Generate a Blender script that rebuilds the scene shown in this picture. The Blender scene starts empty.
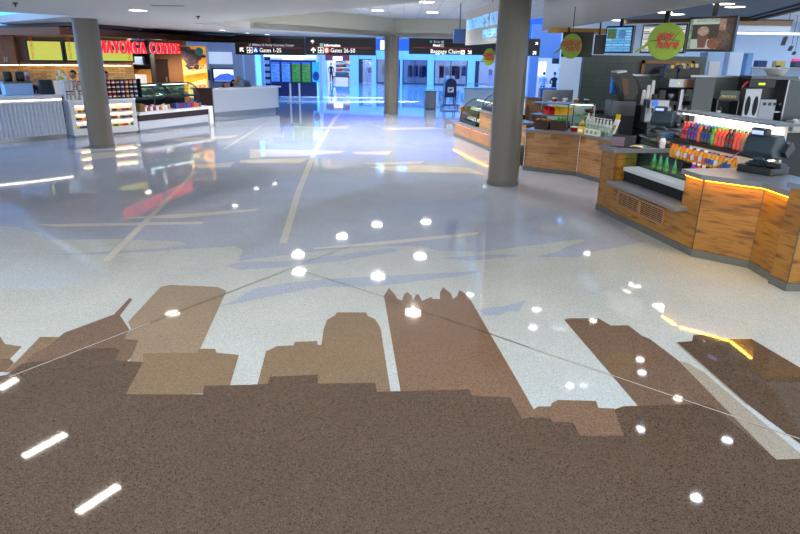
import bpy, bmesh, math, random
from mathutils import Vector, Matrix
from mathutils.geometry import tessellate_polygon
random.seed(7)
SC = bpy.context.scene
COL = SC.collection
PI = math.pi

# ------------------------------------------------------------------ camera
CAM_H, FPX = 2.6, 615.0
PITCH, ROLL = math.radians(19.0), math.radians(0.9)
_fw = Vector((0, math.cos(PITCH), -math.sin(PITCH)))
_rt = Vector((1, 0, 0))
_up = _rt.cross(_fw)
R_ = _rt * math.cos(ROLL) + _up * math.sin(ROLL)
U_ = -_rt * math.sin(ROLL) + _up * math.cos(ROLL)
cam_data = bpy.data.cameras.new('camera')
cam = bpy.data.objects.new('camera', cam_data)
COL.objects.link(cam)
cam_data.sensor_width = 36.0
cam_data.lens = 36.0 * FPX / 800.0
cam_data.clip_end = 300
m3 = Matrix((R_, U_, -_fw)).transposed()
cam.matrix_world = Matrix.Translation((0, 0, CAM_H)) @ m3.to_4x4()
SC.camera = cam

def ray(x, y):
    return _fw * FPX + R_ * (x - 400) + U_ * (267 - y)
def F(x, y, z=0.0):
    """point on the level plane z seen at a position of the photograph"""
    d = ray(x, y)
    return Vector((0, 0, CAM_H)) + d * ((z - CAM_H) / d.z)
def D(x, y, Y):
    """point at distance Y in front of the camera"""
    d = ray(x, y)
    return Vector((0, 0, CAM_H)) + d * (Y / d.y)

# ------------------------------------------------------------------ world, exposure
SC.view_settings.view_transform = 'Standard'
SC.view_settings.look = 'None'
SC.view_settings.gamma = 1.0
SC.view_settings.use_curve_mapping = False
SC.view_settings.exposure = 0.5
SKY_FRONT = (0.08, 0.38, 1.0)     # blue daylight of the far glazed hall
SKY_BACK = (0.93, 0.97, 1.0)      # neutral light of the concourse behind the camera
SKY_FRONT_S, SKY_BACK_S = 2.2, 1.5
w = bpy.data.worlds.new('world'); SC.world = w
w.use_nodes = True
nt = w.node_tree; nt.nodes.clear()
geo = nt.nodes.new('ShaderNodeTexCoord')
sep = nt.nodes.new('ShaderNodeSeparateXYZ'); nt.links.new(geo.outputs['Generated'], sep.inputs[0])
mr = nt.nodes.new('ShaderNodeMapRange'); mr.interpolation_type = 'SMOOTHSTEP'
mr.inputs['From Min'].default_value = 0.0; mr.inputs['From Max'].default_value = 0.45
nt.links.new(sep.outputs['Y'], mr.inputs['Value'])
mx = nt.nodes.new('ShaderNodeMix'); mx.data_type = 'RGBA'
nt.links.new(mr.outputs[0], mx.inputs['Factor'])
mx.inputs['A'].default_value = (*[c * SKY_BACK_S for c in SKY_BACK], 1)
mx.inputs['B'].default_value = (*[c * SKY_FRONT_S for c in SKY_FRONT], 1)
bg = nt.nodes.new('ShaderNodeBackground'); nt.links.new(mx.outputs['Result'], bg.inputs['Color'])
wo = nt.nodes.new('ShaderNodeOutputWorld'); nt.links.new(bg.outputs[0], wo.inputs[0])

def area_light(name, loc, rot, sx, sy, power, color, spread=PI):
    l = bpy.data.lights.new(name, 'AREA'); l.shape = 'RECTANGLE'; l.size = sx; l.size_y = sy
    l.energy = power; l.color = color; l.spread = spread
    o = bpy.data.objects.new(name, l); COL.objects.link(o); o.location = loc; o.rotation_euler = rot
    return o
def spot_light(name, loc, target, power, color, angle, radius=0.05, blend=0.5):
    l = bpy.data.lights.new(name, 'SPOT'); l.energy = power; l.color = color
    l.spot_size = math.radians(angle); l.spot_blend = blend; l.shadow_soft_size = radius
    o = bpy.data.objects.new(name, l); COL.objects.link(o); o.location = loc
    o.rotation_euler = (Vector(target) - Vector(loc)).to_track_quat('-Z', 'Y').to_euler()
    return o

# ------------------------------------------------------------------ materials
def s2l(c):
    if isinstance(c, str):
        c = tuple(int(c[i:i + 2], 16) / 255 for i in (0, 2, 4))
    return tuple((v / 12.92) if v <= 0.04045 else ((v + 0.055) / 1.055) ** 2.4 for v in c)
MATS = {}
def mat(name, color='808080', rough=0.5, metal=0.0, emit=None, es=1.0, noise=0.0, nscale=30.0, spec=0.5, coat=0.0):
    if name in MATS: return MATS[name]
    m = bpy.data.materials.new(name); m.use_nodes = True
    n = m.node_tree; b = n.nodes['Principled BSDF']
    c = s2l(color)
    b.inputs['Base Color'].default_value = (*c, 1)
    b.inputs['Roughness'].default_value = rough
    b.inputs['Metallic'].default_value = metal
    b.inputs['Specular IOR Level'].default_value = spec
    b.inputs['Coat Weight'].default_value = coat
    if emit is not None:
        b.inputs['Emission Color'].default_value = (*s2l(emit), 1)
        b.inputs['Emission Strength'].default_value = es
    if noise > 0:
        tc = n.nodes.new('ShaderNodeTexCoord')
        nz = n.nodes.new('ShaderNodeTexNoise'); nz.inputs['Scale'].default_value = nscale; nz.inputs['Detail'].default_value = 4
        n.links.new(tc.outputs['Object'], nz.inputs['Vector'])
        mm = n.nodes.new('ShaderNodeMapRange'); mm.inputs['From Min'].default_value = .3; mm.inputs['From Max'].default_value = .7
        mm.inputs['To Min'].default_value = 1 - noise; mm.inputs['To Max'].default_value = 1 + noise
        n.links.new(nz.outputs['Fac'], mm.inputs['Value'])
        mul = n.nodes.new('ShaderNodeMix'); mul.data_type = 'RGBA'; mul.blend_type = 'MULTIPLY'
        mul.inputs['Factor'].default_value = 1; mul.inputs['A'].default_value = (*c, 1)
        n.links.new(mm.outputs[0], mul.inputs['B']); n.links.new(mul.outputs['Result'], b.inputs['Base Color'])
    MATS[name] = m
    return m

def terrazzo(name, base, dark, light, rough=0.04, fd=.12, fl_=.12, scale=165):
    m = bpy.data.materials.new(name); m.use_nodes = True
    n = m.node_tree; b = n.nodes['Principled BSDF']; b.inputs['Roughness'].default_value = rough
    tc = n.nodes.new('ShaderNodeTexCoord')
    vo = n.nodes.new('ShaderNodeTexVoronoi'); vo.inputs['Scale'].default_value = scale; vo.voronoi_dimensions = '2D'
    n.links.new(tc.outputs['Object'], vo.inputs['Vector'])
    sp = n.nodes.new('ShaderNodeSeparateColor'); n.links.new(vo.outputs['Color'], sp.inputs[0])
    cr = n.nodes.new('ShaderNodeValToRGB'); cr.color_ramp.interpolation = 'CONSTANT'
    e = cr.color_ramp.elements
    e[0].position = 0; e[0].color = (*s2l(dark), 1)
    e[1].position = fd; e[1].color = (*s2l(base), 1)
    e2 = e.new(1 - fl_); e2.color = (*s2l(light), 1)
    n.links.new(sp.outputs['Red'], cr.inputs['Fac'])
    nz = n.nodes.new('ShaderNodeTexNoise'); nz.inputs['Scale'].default_value = 1.3; nz.inputs['Detail'].default_value = 5
    n.links.new(tc.outputs['Object'], nz.inputs['Vector'])
    mm = n.nodes.new('ShaderNodeMapRange'); mm.inputs['From Min'].default_value = .3; mm.inputs['From Max'].default_value = .7
    mm.inputs['To Min'].default_value = .95; mm.inputs['To Max'].default_value = 1.05
    n.links.new(nz.outputs['Fac'], mm.inputs['Value'])
    mul = n.nodes.new('ShaderNodeMix'); mul.data_type = 'RGBA'; mul.blend_type = 'MULTIPLY'; mul.inputs['Factor'].default_value = 1
    n.links.new(cr.outputs['Color'], mul.inputs['A']); n.links.new(mm.outputs[0], mul.inputs['B'])
    n.links.new(mul.outputs['Result'], b.inputs['Base Color'])
    MATS[name] = m
    return m

def wood(name, c0, c1, cd, plank_w=1.3, plank_h=.26, rough=.35, streak=.5):
    """planks run along local X, stacked along local Z"""
    m = bpy.data.materials.new(name); m.use_nodes = True
    n = m.node_tree; L = n.links; b = n.nodes['Principled BSDF']; b.inputs['Roughness'].default_value = rough
    tc = n.nodes.new('ShaderNodeTexCoord'); sp = n.nodes.new('ShaderNodeSeparateXYZ'); L.new(tc.outputs['Object'], sp.inputs[0])
    ad = n.nodes.new('ShaderNodeMath'); L.new(sp.outputs['X'], ad.inputs[0]); L.new(sp.outputs['Y'], ad.inputs[1])
    cb = n.nodes.new('ShaderNodeCombineXYZ'); L.new(ad.outputs[0], cb.inputs['X']); L.new(sp.outputs['Z'], cb.inputs['Y'])
    br = n.nodes.new('ShaderNodeTexBrick'); L.new(cb.outputs[0], br.inputs['Vector'])
    br.inputs['Scale'].default_value = 1; br.inputs['Brick Width'].default_value = plank_w; br.inputs['Row Height'].default_value = plank_h
    br.inputs['Mortar Size'].default_value = .0015; br.inputs['Bias'].default_value = 0
    br.inputs['Color1'].default_value = (*s2l(c0), 1); br.inputs['Color2'].default_value = (*s2l(c1), 1); br.inputs['Mortar'].default_value = (*s2l(cd), 1)
    mp = n.nodes.new('ShaderNodeMapping'); mp.inputs['Scale'].default_value = (1.6, 14, 1); L.new(cb.outputs[0], mp.inputs['Vector'])
    nz = n.nodes.new('ShaderNodeTexNoise'); nz.inputs['Scale'].default_value = 1.5; nz.inputs['Detail'].default_value = 6; nz.inputs['Distortion'].default_value = .8
    L.new(mp.outputs[0], nz.inputs['Vector'])
    cr = n.nodes.new('ShaderNodeValToRGB'); e = cr.color_ramp.elements
    e[0].position = .30; e[0].color = (.25, .2, .15, 1); e[1].position = .52; e[1].color = (1, 1, 1, 1)
    L.new(nz.outputs['Fac'], cr.inputs['Fac'])
    mul = n.nodes.new('ShaderNodeMix'); mul.data_type = 'RGBA'; mul.blend_type = 'MULTIPLY'; mul.inputs['Factor'].default_value = streak
    L.new(br.outputs['Color'], mul.inputs['A']); L.new(cr.outputs['Color'], mul.inputs['B'])
    L.new(mul.outputs['Result'], b.inputs['Base Color'])
    MATS[name] = m
    return m

def tiles(name, c0, c1, cm, tw, th, mortar=.004, rough=.5, axes='XZ', offset=0.5, emit=0.0):
    m = bpy.data.materials.new(name); m.use_nodes = True
    n = m.node_tree; L = n.links; b = n.nodes['Principled BSDF']; b.inputs['Roughness'].default_value = rough
    tc = n.nodes.new('ShaderNodeTexCoord'); sp = n.nodes.new('ShaderNodeSeparateXYZ'); L.new(tc.outputs['Object'], sp.inputs[0])
    cb = n.nodes.new('ShaderNodeCombineXYZ'); L.new(sp.outputs[axes[0]], cb.inputs['X']); L.new(sp.outputs[axes[1]], cb.inputs['Y'])
    br = n.nodes.new('ShaderNodeTexBrick'); L.new(cb.outputs[0], br.inputs['Vector']); br.offset = offset
    br.inputs['Scale'].default_value = 1; br.inputs['Brick Width'].default_value = tw; br.inputs['Row Height'].default_value = th
    br.inputs['Mortar Size'].default_value = mortar
    br.inputs['Color1'].default_value = (*s2l(c0), 1); br.inputs['Color2'].default_value = (*s2l(c1), 1); br.inputs['Mortar'].default_value = (*s2l(cm), 1)
    L.new(br.outputs['Color'], b.inputs['Base Color'])
    MATS[name] = m
    return m

def glass(name, tint='e8f4f2', refl=.12, alpha=.1):
    m = bpy.data.materials.new(name); m.use_nodes = True
    n = m.node_tree; L = n.links; n.nodes.clear()
    o = n.nodes.new('ShaderNodeOutputMaterial')
    t = n.nodes.new('ShaderNodeBsdfTransparent'); t.inputs['Color'].default_value = (*s2l(tint), 1)
    g = n.nodes.new('ShaderNodeBsdfGlossy'); g.inputs['Roughness'].default_value = .03
    fr = n.nodes.new('ShaderNodeLayerWeight'); fr.inputs['Blend'].default_value = .25
    pw = n.nodes.new('ShaderNodeMath'); pw.operation = 'POWER'; pw.inputs[1].default_value = 2.5; L.new(fr.outputs['Facing'], pw.inputs[0])
    ad = n.nodes.new('ShaderNodeMath'); ad.operation = 'MULTIPLY_ADD'; ad.inputs[1].default_value = .45; ad.inputs[2].default_value = refl * .3; L.new(pw.outputs[0], ad.inputs[0])
    mx_ = n.nodes.new('ShaderNodeMixShader'); L.new(ad.outputs[0], mx_.inputs[0]); L.new(t.outputs[0], mx_.inputs[1]); L.new(g.outputs[0], mx_.inputs[2])
    L.new(mx_.outputs[0], o.inputs[0])
    MATS[name] = m
    return m

def screen(name, c0, c1, es=1.0, rows=14, cols=3, bgc=None):
    """a lit display with rows of small text-like marks"""
    m = bpy.data.materials.new(name); m.use_nodes = True
    n = m.node_tree; L = n.links; b = n.nodes['Principled BSDF']; b.inputs['Base Color'].default_value = (.01, .01, .01, 1); b.inputs['Roughness'].default_value = .25
    tc = n.nodes.new('ShaderNodeTexCoord'); sp = n.nodes.new('ShaderNodeSeparateXYZ'); L.new(tc.outputs['Generated'], sp.inputs[0])
    cb = n.nodes.new('ShaderNodeCombineXYZ'); L.new(sp.outputs['X'], cb.inputs['X']); L.new(sp.outputs['Z'], cb.inputs['Y'])
    br = n.nodes.new('ShaderNodeTexBrick'); L.new(cb.outputs[0], br.inputs['Vector'])
    br.inputs['Scale'].default_value = 1; br.inputs['Brick Width'].default_value = 1.0 / cols; br.inputs['Row Height'].default_value = 1.0 / rows
    br.inputs['Mortar Size'].default_value = .16 / rows; br.inputs['Color1'].default_value = (*s2l(c0), 1); br.inputs['Color2'].default_value = (*s2l(c1), 1)
    br.inputs['Mortar'].default_value = (*s2l(bgc or c0), 1)
    L.new(br.outputs['Color'], b.inputs['Emission Color']); b.inputs['Emission Strength'].default_value = es
    MATS[name] = m
    return m

# ------------------------------------------------------------------ mesh building
class MB:
    """collects shapes; done() links them as ONE mesh object"""
    def __init__(s): s.bm = bmesh.new(); s.mi = 0
    def _f(s, vs):
        try:
            f = s.bm.faces.new(vs); f.material_index = s.mi; return f
        except ValueError: return None
    def hexa(s, p):
        v = [s.bm.verts.new(q) for q in p]
        for i in ((0, 3, 2, 1), (4, 5, 6, 7), (0, 1, 5, 4), (1, 2, 6, 5), (2, 3, 7, 6), (3, 0, 4, 7)): s._f([v[k] for k in i])
        return s
    def box(s, x0, x1, y0, y1, z0, z1):
        return s.hexa([(x0, y0, z0), (x1, y0, z0), (x1, y1, z0), (x0, y1, z0), (x0, y0, z1), (x1, y0, z1), (x1, y1, z1), (x0, y1, z1)])
    def prism(s, pts, z0, z1):
        """outline in x,y extruded from z0 to z1"""
        a = sum(pts[i][0] * pts[(i + 1) % len(pts)][1] - pts[(i + 1) % len(pts)][0] * pts[i][1] for i in range(len(pts)))
        if a < 0: pts = pts[::-1]
        lo = [s.bm.verts.new((p[0], p[1], z0)) for p in pts]; hi = [s.bm.verts.new((p[0], p[1], z1)) for p in pts]
        n = len(pts)
        for i in range(n): s._f([lo[i], lo[(i + 1) % n], hi[(i + 1) % n], hi[i]])
        for t in tessellate_polygon([[Vector((p[0], p[1], 0)) for p in pts]]):
            s._f([lo[k] for k in t][::-1] if s._up(pts, t) else [lo[k] for k in t])
            s._f([hi[k] for k in t] if s._up(pts, t) else [hi[k] for k in t][::-1])
        return s
    @staticmethod
    def _up(pts, t):
        a, b, c = (pts[k] for k in t)
        return (b[0] - a[0]) * (c[1] - a[1]) - (b[1] - a[1]) * (c[0] - a[0]) > 0
    def flat(s, pts, z):
        lo = [s.bm.verts.new((p[0], p[1], z)) for p in pts]
        for t in tessellate_polygon([[Vector((p[0], p[1], 0)) for p in pts]]):
            s._f([lo[k] for k in t] if s._up(pts, t) else [lo[k] for k in t][::-1])
        return s
    def front(s, pts, y0, y1):
        """outline in x,z extruded along y"""
        a = sum(pts[i][0] * pts[(i + 1) % len(pts)][1] - pts[(i + 1) % len(pts)][0] * pts[i][1] for i in range(len(pts)))
        if a < 0: pts = pts[::-1]
        lo = [s.bm.verts.new((p[0], y0, p[1])) for p in pts]; hi = [s.bm.verts.new((p[0], y1, p[1])) for p in pts]
        n = len(pts)
        for i in range(n): s._f([lo[(i + 1) % n], lo[i], hi[i], hi[(i + 1) % n]][::-1])
        for t in tessellate_polygon([[Vector((p[0], p[1], 0)) for p in pts]]):
            u = s._up(pts, t)
            s._f([lo[k] for k in t] if u else [lo[k] for k in t][::-1])
            s._f([hi[k] for k in t][::-1] if u else [hi[k] for k in t])
        return s
    def side(s, pts, x0, x1):
        """outline in y,z extruded along x"""
        n = len(pts)
        lo = [s.bm.verts.new((x0, p[0], p[1])) for p in pts]; hi = [s.bm.verts.new((x1, p[0], p[1])) for p in pts]
        for i in range(n): s._f([lo[i], lo[(i + 1) % n], hi[(i + 1) % n], hi[i]])
        for t in tessellate_polygon([[Vector((p[0], p[1], 0)) for p in pts]]):
            s._f([lo[k] for k in t]); s._f([hi[k] for k in t])
        s.fix = True
        return s
    def lathe(s, prof, cx=0, cy=0, n=16, cap=True):
        rings = []
        for r, z in prof:
            rings.append([s.bm.verts.new((cx + r * math.cos(2 * PI * i / n), cy + r * math.sin(2 * PI * i / n), z)) for i in range(n)])
        for a, b in zip(rings, rings[1:]):
            for i in range(n): s._f([a[i], a[(i + 1) % n], b[(i + 1) % n], b[i]])
        if cap:
            s._f(rings[0][::-1]); s._f(rings[-1])
        return s
    def tube(s, pts, r, n=8):
        pts = [Vector(p) for p in pts]; rings = []
        rr = r if isinstance(r, (list, tuple)) else [r] * len(pts)
        prev = None
        for i, p in enumerate(pts):
            d = (pts[min(i + 1, len(pts) - 1)] - pts[max(i - 1, 0)]).normalized()
            u = d.orthogonal().normalized() if prev is None else (prev - d * prev.dot(d)).normalized()
            prev = u; v = d.cross(u)
            rings.append([s.bm.verts.new(p + (u * math.cos(2 * PI * k / n) + v * math.sin(2 * PI * k / n)) * rr[i]) for k in range(n)])
        for a, b in zip(rings, rings[1:]):
            for i in range(n): s._f([a[i], a[(i + 1) % n], b[(i + 1) % n], b[i]])
        s._f(rings[0][::-1]); s._f(rings[-1])
        return s
    def ball(s, c, rx, ry=None, rz=None, n=12):
        ry = ry or rx; rz = rz or rx
        r = bmesh.ops.create_uvsphere(s.bm, u_segments=n, v_segments=max(6, n * 2 // 3), radius=1)
        bmesh.ops.scale(s.bm, vec=(rx, ry, rz), verts=r['verts']); bmesh.ops.translate(s.bm, vec=c, verts=r['verts'])
        for f in {f for v in r['verts'] for f in v.link_faces}: f.material_index = s.mi
        return s
    def done(s, name, m, parent=None, loc=(0, 0, 0), rz=0.0, smooth=False, bevel=0.0, label=None, rot=None, mesh_only=False):
        me = bpy.data.meshes.new(name)
        if getattr(s, 'fix', False): bmesh.ops.recalc_face_normals(s.bm, faces=s.bm.faces)
        s.bm.to_mesh(me); s.bm.free()
        for x in (m if isinstance(m, (list, tuple)) else [m]): me.materials.append(x)
        if smooth:
            me.polygons.foreach_set('use_smooth', [True] * len(me.polygons))
            try: me.set_sharp_from_angle(angle=math.radians(40))
            except Exception: pass
        o = bpy.data.objects.new(name, me); COL.objects.link(o)
        o.location = loc; o.rotation_euler = rot if rot else (0, 0, rz)
        if parent is not None: o.parent = parent
        if label: o['label'] = label
        if bevel:
            bv = o.modifiers.new('bevel', 'BEVEL'); bv.width = bevel; bv.segments = 2; bv.limit_method = 'ANGLE'
        return o

def tag(o, label=None, cat=None, group=None, kind=None):
    if label: o['label'] = label
    if cat: o['category'] = cat
    if group: o['group'] = group
    if kind: o['kind'] = kind
    return o
def thing(name, label, cat, loc=(0, 0, 0), rz=0.0, group=None):
    o = bpy.data.objects.new(name, None); COL.objects.link(o)
    o.empty_display_size = .1; o.location = loc; o.rotation_euler = (0, 0, rz)
    return tag(o, label, cat, group)
def dup(root, loc, rz=None, label=None, group=None, mats=None):
    r = root.copy(); COL.objects.link(r); r.location = loc
    if rz is not None: r.rotation_euler = (0, 0, rz)
    if label: r['label'] = label
    if group: r['group'] = group
    for ch in list(root.children):
        c = ch.copy(); COL.objects.link(c); c.parent = r
        for g in list(ch.children):
            d = g.copy(); COL.objects.link(d); d.parent = c
    return r
def structure(o): o['kind'] = 'structure'; return o

def lettering(text, size, m, parent, loc, rz=0.0, width=None, bold=0.0, depth=.004, align='LEFT', name='lettering', label=None, rot=None, shear=0.0, tilt=0.0, space=1.0):
    """built-in letters turned into a mesh that stands upright and faces local -Y"""
    cu = bpy.data.curves.new('t', 'FONT'); cu.body = text; cu.size = size; cu.extrude = depth; cu.offset = bold; cu.align_x = align; cu.shear = shear
    cu.resolution_u = 3; cu.space_character = space
    t = bpy.data.objects.new('t', cu); COL.objects.link(t)
    bpy.context.view_layer.update()
    me = bpy.data.meshes.new_from_object(t.evaluated_get(bpy.context.evaluated_depsgraph_get()))
    bpy.data.objects.remove(t); bpy.data.curves.remove(cu)
    if width:
        xs = [v.co.x for v in me.vertices]; k = width / (max(xs) - min(xs))
        for v in me.vertices: v.co.x *= k
    me.transform(Matrix.Rotation(tilt, 4, 'Z'))
    me.transform(Matrix.Rotation(PI / 2, 4, 'X'))
    me.materials.clear(); me.materials.append(m); me.name = name
    o = bpy.data.objects.new(name, me); COL.objects.link(o); o.parent = parent; o.location = loc
    o.rotation_euler = rot if rot else (0, 0, rz)
    if label: o['label'] = label
    return o
class Loc:
    """level frame of a counter: u along its front (viewer's left to right), v into it"""
    def __init__(s, a, b):
        s.o = Vector((a[0], a[1], 0)); d = Vector((b[0] - a[0], b[1] - a[1], 0)); s.len = d.length
        s.t = d.normalized(); s.n = Vector((-s.t.y, s.t.x, 0)); s.rz = math.atan2(d.y, d.x)
    def w(s, u, v, z=0.0): return s.o + s.t * u + s.n * v + Vector((0, 0, z))
    def uv(s, p):
        d = Vector((p[0], p[1], 0)) - s.o; return (d.dot(s.t), d.dot(s.n))
# ------------------------------------------------------------------ shared materials
M_white = mat('white paint', 'e4e6ea', .4)
M_pale = mat('pale laminate', 'd4d6da', .35)
M_grey = mat('grey stone', '74767c', .28, noise=.08, nscale=60)
M_plinth = mat('grey plinth', '62625c', .4, noise=.06)
M_black = mat('black plastic', '101114', .35)
M_blackmatte = mat('matte black', '0a0b0d', .7)
M_steel = mat('brushed steel', '9a9ea4', .3, .85)
M_darksteel = mat('dark steel', '55585e', .3, .8)
M_aluminium = mat('aluminium', 'c4c6ca', .35, .7)
M_beige = mat('bulkhead paint', 'bab8a6', .55)
M_col = mat('column paint', '6a655b', .3)
M_charcoal = mat('charcoal plastic', '1f262a', .4)
M_posgrey = mat('slate blue plastic', '2c3d47', .38)
M_lime = mat('lime sign', '7f9a0c', .4)
M_limeedge = mat('lime edge', 'c9f11c', .4)
M_red = mat('red letter', 'c01822', .4)
M_maroon = mat('maroon panel', '8a0f2c', .4)
M_navy = mat('navy', '0c1c48', .4)
M_mail = mat('mailbox blue', '071c54', .4)
M_whitem = mat('matte white', 'f2f2f0', .6)
M_skin = mat('skin', 'c58f70', .55)
M_yellow = mat('yellow', 'f0c010', .5)
M_orange = mat('orange', 'ee7a14', .45)
M_green = mat('green', '3a9a35', .45)
M_blue = mat('blue', '2048b8', .45)
M_purple = mat('purple', '5a2090', .45)
M_tan = mat('tan paint', '8a5a32', .6)
M_browns = mat('dark brown wood', '301c16', .4)
M_signblack = mat('sign black', '15181c', .35)
M_signwhite = mat('sign white lit', 'f2f0e4', .5, emit='f6f2e6', es=.9)
M_signred = mat('sign red line', 'a02030', .5, emit='a02030', es=.4)
M_ledwhite = mat('white lamp', 'ffffff', .5, emit='fff6e6', es=9)
M_ledyellow = mat('yellow led', 'ffd060', .5, emit='ffb010', es=10)
M_glass = glass('clear glass')
M_glassg = glass('greenish glass', 'e0f2ec', .15)
M_w_gold = wood('golden plank wood', 'a8742c', '8c5a1e', '4c2e10', 1.5, .30, streak=.85)
M_w_block = wood('pale block wood', 'b58452', '98683a', '6a4422', .42, .17, streak=.5)
M_w_brown = wood('brown veneer', '8a5434', '7e4a2c', '5a3018', 3.0, 1.5, streak=.35)
M_slate = tiles('slate tile', '5a6664', '525e5c', '3c4644', .62, .31, .004, .45)
M_slate_lo = tiles('slate tile low', '66706e', '5e6866', '46504e', .6, .42, .004, .4)

# ------------------------------------------------------------------ floor: terrazzo picture
T_light = terrazzo('terrazzo light', 'b8bab4', 'a0a29c', 'c8c9c4', fd=.18, fl_=.2)
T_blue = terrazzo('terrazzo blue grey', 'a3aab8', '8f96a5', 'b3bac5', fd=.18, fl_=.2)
T_cream = terrazzo('terrazzo cream', 'cec6ba', 'bcb4a8', 'd8d2ca', fd=.18, fl_=.2)
T_dark = terrazzo('terrazzo dark brown', '5a4737', '33291f', '6c5846', fd=.10, fl_=.16)
T_brown = terrazzo('terrazzo brown', '725a48', '4e3c30', '846c58', fd=.12, fl_=.14)
T_rose = terrazzo('terrazzo warm brown', '7c604a', '5a4432', '8c705a', fd=.12, fl_=.14)
T_tan = terrazzo('terrazzo tan', '826a50', '624f3a', '937b60', fd=.12, fl_=.14)
T_tall = terrazzo('terrazzo pale brown', '917c64', '72604c', 'a18c74', fd=.12, fl_=.14)
T_pale = terrazzo('terrazzo pale tan', 'a09480', '887c6a', 'b0a490', fd=.16, fl_=.14)
M_line = mat('brass strip', '55524c', .3, .3)
M_linew = mat('pale strip', 'b0a898', .3)
T_list = [T_light, T_blue, T_cream, T_dark, T_brown, T_rose, T_tan, T_pale, M_line, M_linew, T_tall]
fb = MB()
fb.flat([(-34, -6), (34, -6), (34, 80), (-34, 80)], 0)
def inlay(mi, pts, z, extra=()):
    fb.mi = mi
    fb.flat([tuple(F(*p)[:2]) for p in pts] + list(extra), z)
h = .0005
# far blue-grey field and its cream and light streaks
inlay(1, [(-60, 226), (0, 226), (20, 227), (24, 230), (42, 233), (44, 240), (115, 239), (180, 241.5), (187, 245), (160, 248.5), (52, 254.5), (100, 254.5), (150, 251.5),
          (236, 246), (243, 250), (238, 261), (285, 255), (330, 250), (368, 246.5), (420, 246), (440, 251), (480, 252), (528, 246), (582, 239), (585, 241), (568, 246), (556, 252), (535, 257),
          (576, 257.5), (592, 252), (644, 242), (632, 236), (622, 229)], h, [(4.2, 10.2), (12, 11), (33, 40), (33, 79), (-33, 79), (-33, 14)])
for p in [[(37, 224.5), (203, 221.5), (202, 224), (60, 226.8)], [(116, 218.5), (260, 208.5), (255, 211), (180, 218)], [(313, 248), (480, 232), (475, 235), (380, 245), (315, 249)],
          [(250, 149), (345, 151), (340, 153), (300, 156), (250, 158)], [(352, 152), (392, 151), (388, 155), (355, 154)], [(240, 160), (310, 158), (300, 163), (240, 163)],
          [(363, 163), (425, 161), (420, 164), (380, 165)], [(368, 167), (420, 165), (470, 168), (487, 175), (470, 173.5), (400, 172)], [(80, 161), (125, 156), (140, 150), (80, 154)],
          [(150, 130), (185, 128.5), (180, 131), (152, 132.5)], [(170, 139), (240, 135), (230, 138), (180, 141)], [(380, 128), (430, 127), (445, 129), (390, 130)],
          [(70, 150), (130, 145), (120, 149), (75, 153)], [(455, 150), (470, 158), (490, 166), (484, 167), (466, 160)], [(300, 128), (350, 126), (345, 129)],
          [(0, 128), (60, 125), (50, 129), (0, 131)], [(190, 165), (235, 162), (230, 167), (200, 168)]]:
    inlay(2, p, 2 * h)
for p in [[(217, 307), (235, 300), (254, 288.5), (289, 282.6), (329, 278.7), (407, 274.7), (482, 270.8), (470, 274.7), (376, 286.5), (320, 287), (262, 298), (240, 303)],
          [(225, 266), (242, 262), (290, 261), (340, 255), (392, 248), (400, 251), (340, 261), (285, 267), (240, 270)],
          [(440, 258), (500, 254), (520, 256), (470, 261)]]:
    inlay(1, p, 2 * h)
inlay(2, [(102, 261), (110.5, 261), (197, 172), (193, 172)], 3 * h)
inlay(2, [(222, 149.5), (225, 149.5), (270, 121), (268, 121)], 3 * h)
inlay(2, [(279.5, 243), (296, 190), (313, 150), (333, 119), (345, 105), (362, 97), (364, 97), (347.5, 105), (336.5, 119), (318, 150), (302, 190), (287, 243)], 3 * h)
# skyline towers
inlay(6, [(-20, 334), (0, 336.5), (5, 344), (22, 346.6), (10, 359), (-20, 359)], h)
inlay(4, [(-20, 358), (10, 359), (14, 363), (6, 372), (-20, 372)], 2 * h)
inlay(6, [(5, 373), (40, 337), (67, 337), (64, 350), (40, 366)], 2 * h)
inlay(4, [(64, 333), (114, 314.5), (129.6, 298), (132.5, 299.7), (120, 315.5), (129.6, 330), (124, 339), (138.5, 340), (134, 356), (118, 368), (60, 372), (22, 366), (32, 355), (50, 345)], 3 * h)
inlay(10, [(160.7, 287), (170.6, 285), (217.6, 287), (226.5, 291), (196, 358), (128, 366), (138.5, 340), (124, 339), (131, 329), (128, 322)], 4 * h)
inlay(7 - 1, [(143, 353.5), (198, 353), (199, 349), (215, 349), (216.6, 353), (239, 355), (228, 392), (126, 398), (126, 394.6), (143, 362.5)], 5 * h)
inlay(6, [(257, 386), (266, 351.5), (277, 346), (293.5, 345.4), (295, 341.8), (317, 341), (317.8, 345), (321.4, 345), (323.6, 329.8), (327, 320), (335, 315.3), (337, 312.4), (366, 312.4),
          (367.8, 316), (375, 319), (380.5, 328), (391, 394), (300, 396)], h)
inlay(5, [(384, 296), (389, 288), (395, 294.6), (397, 298.3), (402, 300.8), (404, 294.6), (407, 291.7), (412, 296), (413, 300.8), (416, 294.6), (418.5, 294.3), (422, 300.8), (431, 297), (433, 299), (440, 299),
          (440, 292.5), (443, 287), (451, 293.6), (453, 299), (457, 296), (459.5, 290), (468, 295.4), (540, 420), (500, 425), (401, 394)], h)
inlay(1, [(479, 309), (504, 306), (520, 302), (527, 300), (518, 311.7), (511, 310.6), (500, 315), (486, 315.5), (482, 316)], h)
inlay(5, [(530, 420), (533, 410), (538, 406.5), (550.5, 406.5), (552, 403), (558, 400), (596, 401), (598.5, 408), (614, 408.5), (626, 438), (575, 440)], 2 * h)
inlay(4, [(564, 319.7), (569, 318.3), (598.5, 318.3), (611, 325.6), (628, 325.2), (642, 335.7), (650, 339), (679, 361), (788, 462), (700, 470), (637, 405)], h)
inlay(7, [(678.5, 361), (687.6, 363), (703.6, 372), (717, 383.6), (820, 470), (790, 480), (776, 460)], 2 * h)
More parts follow.
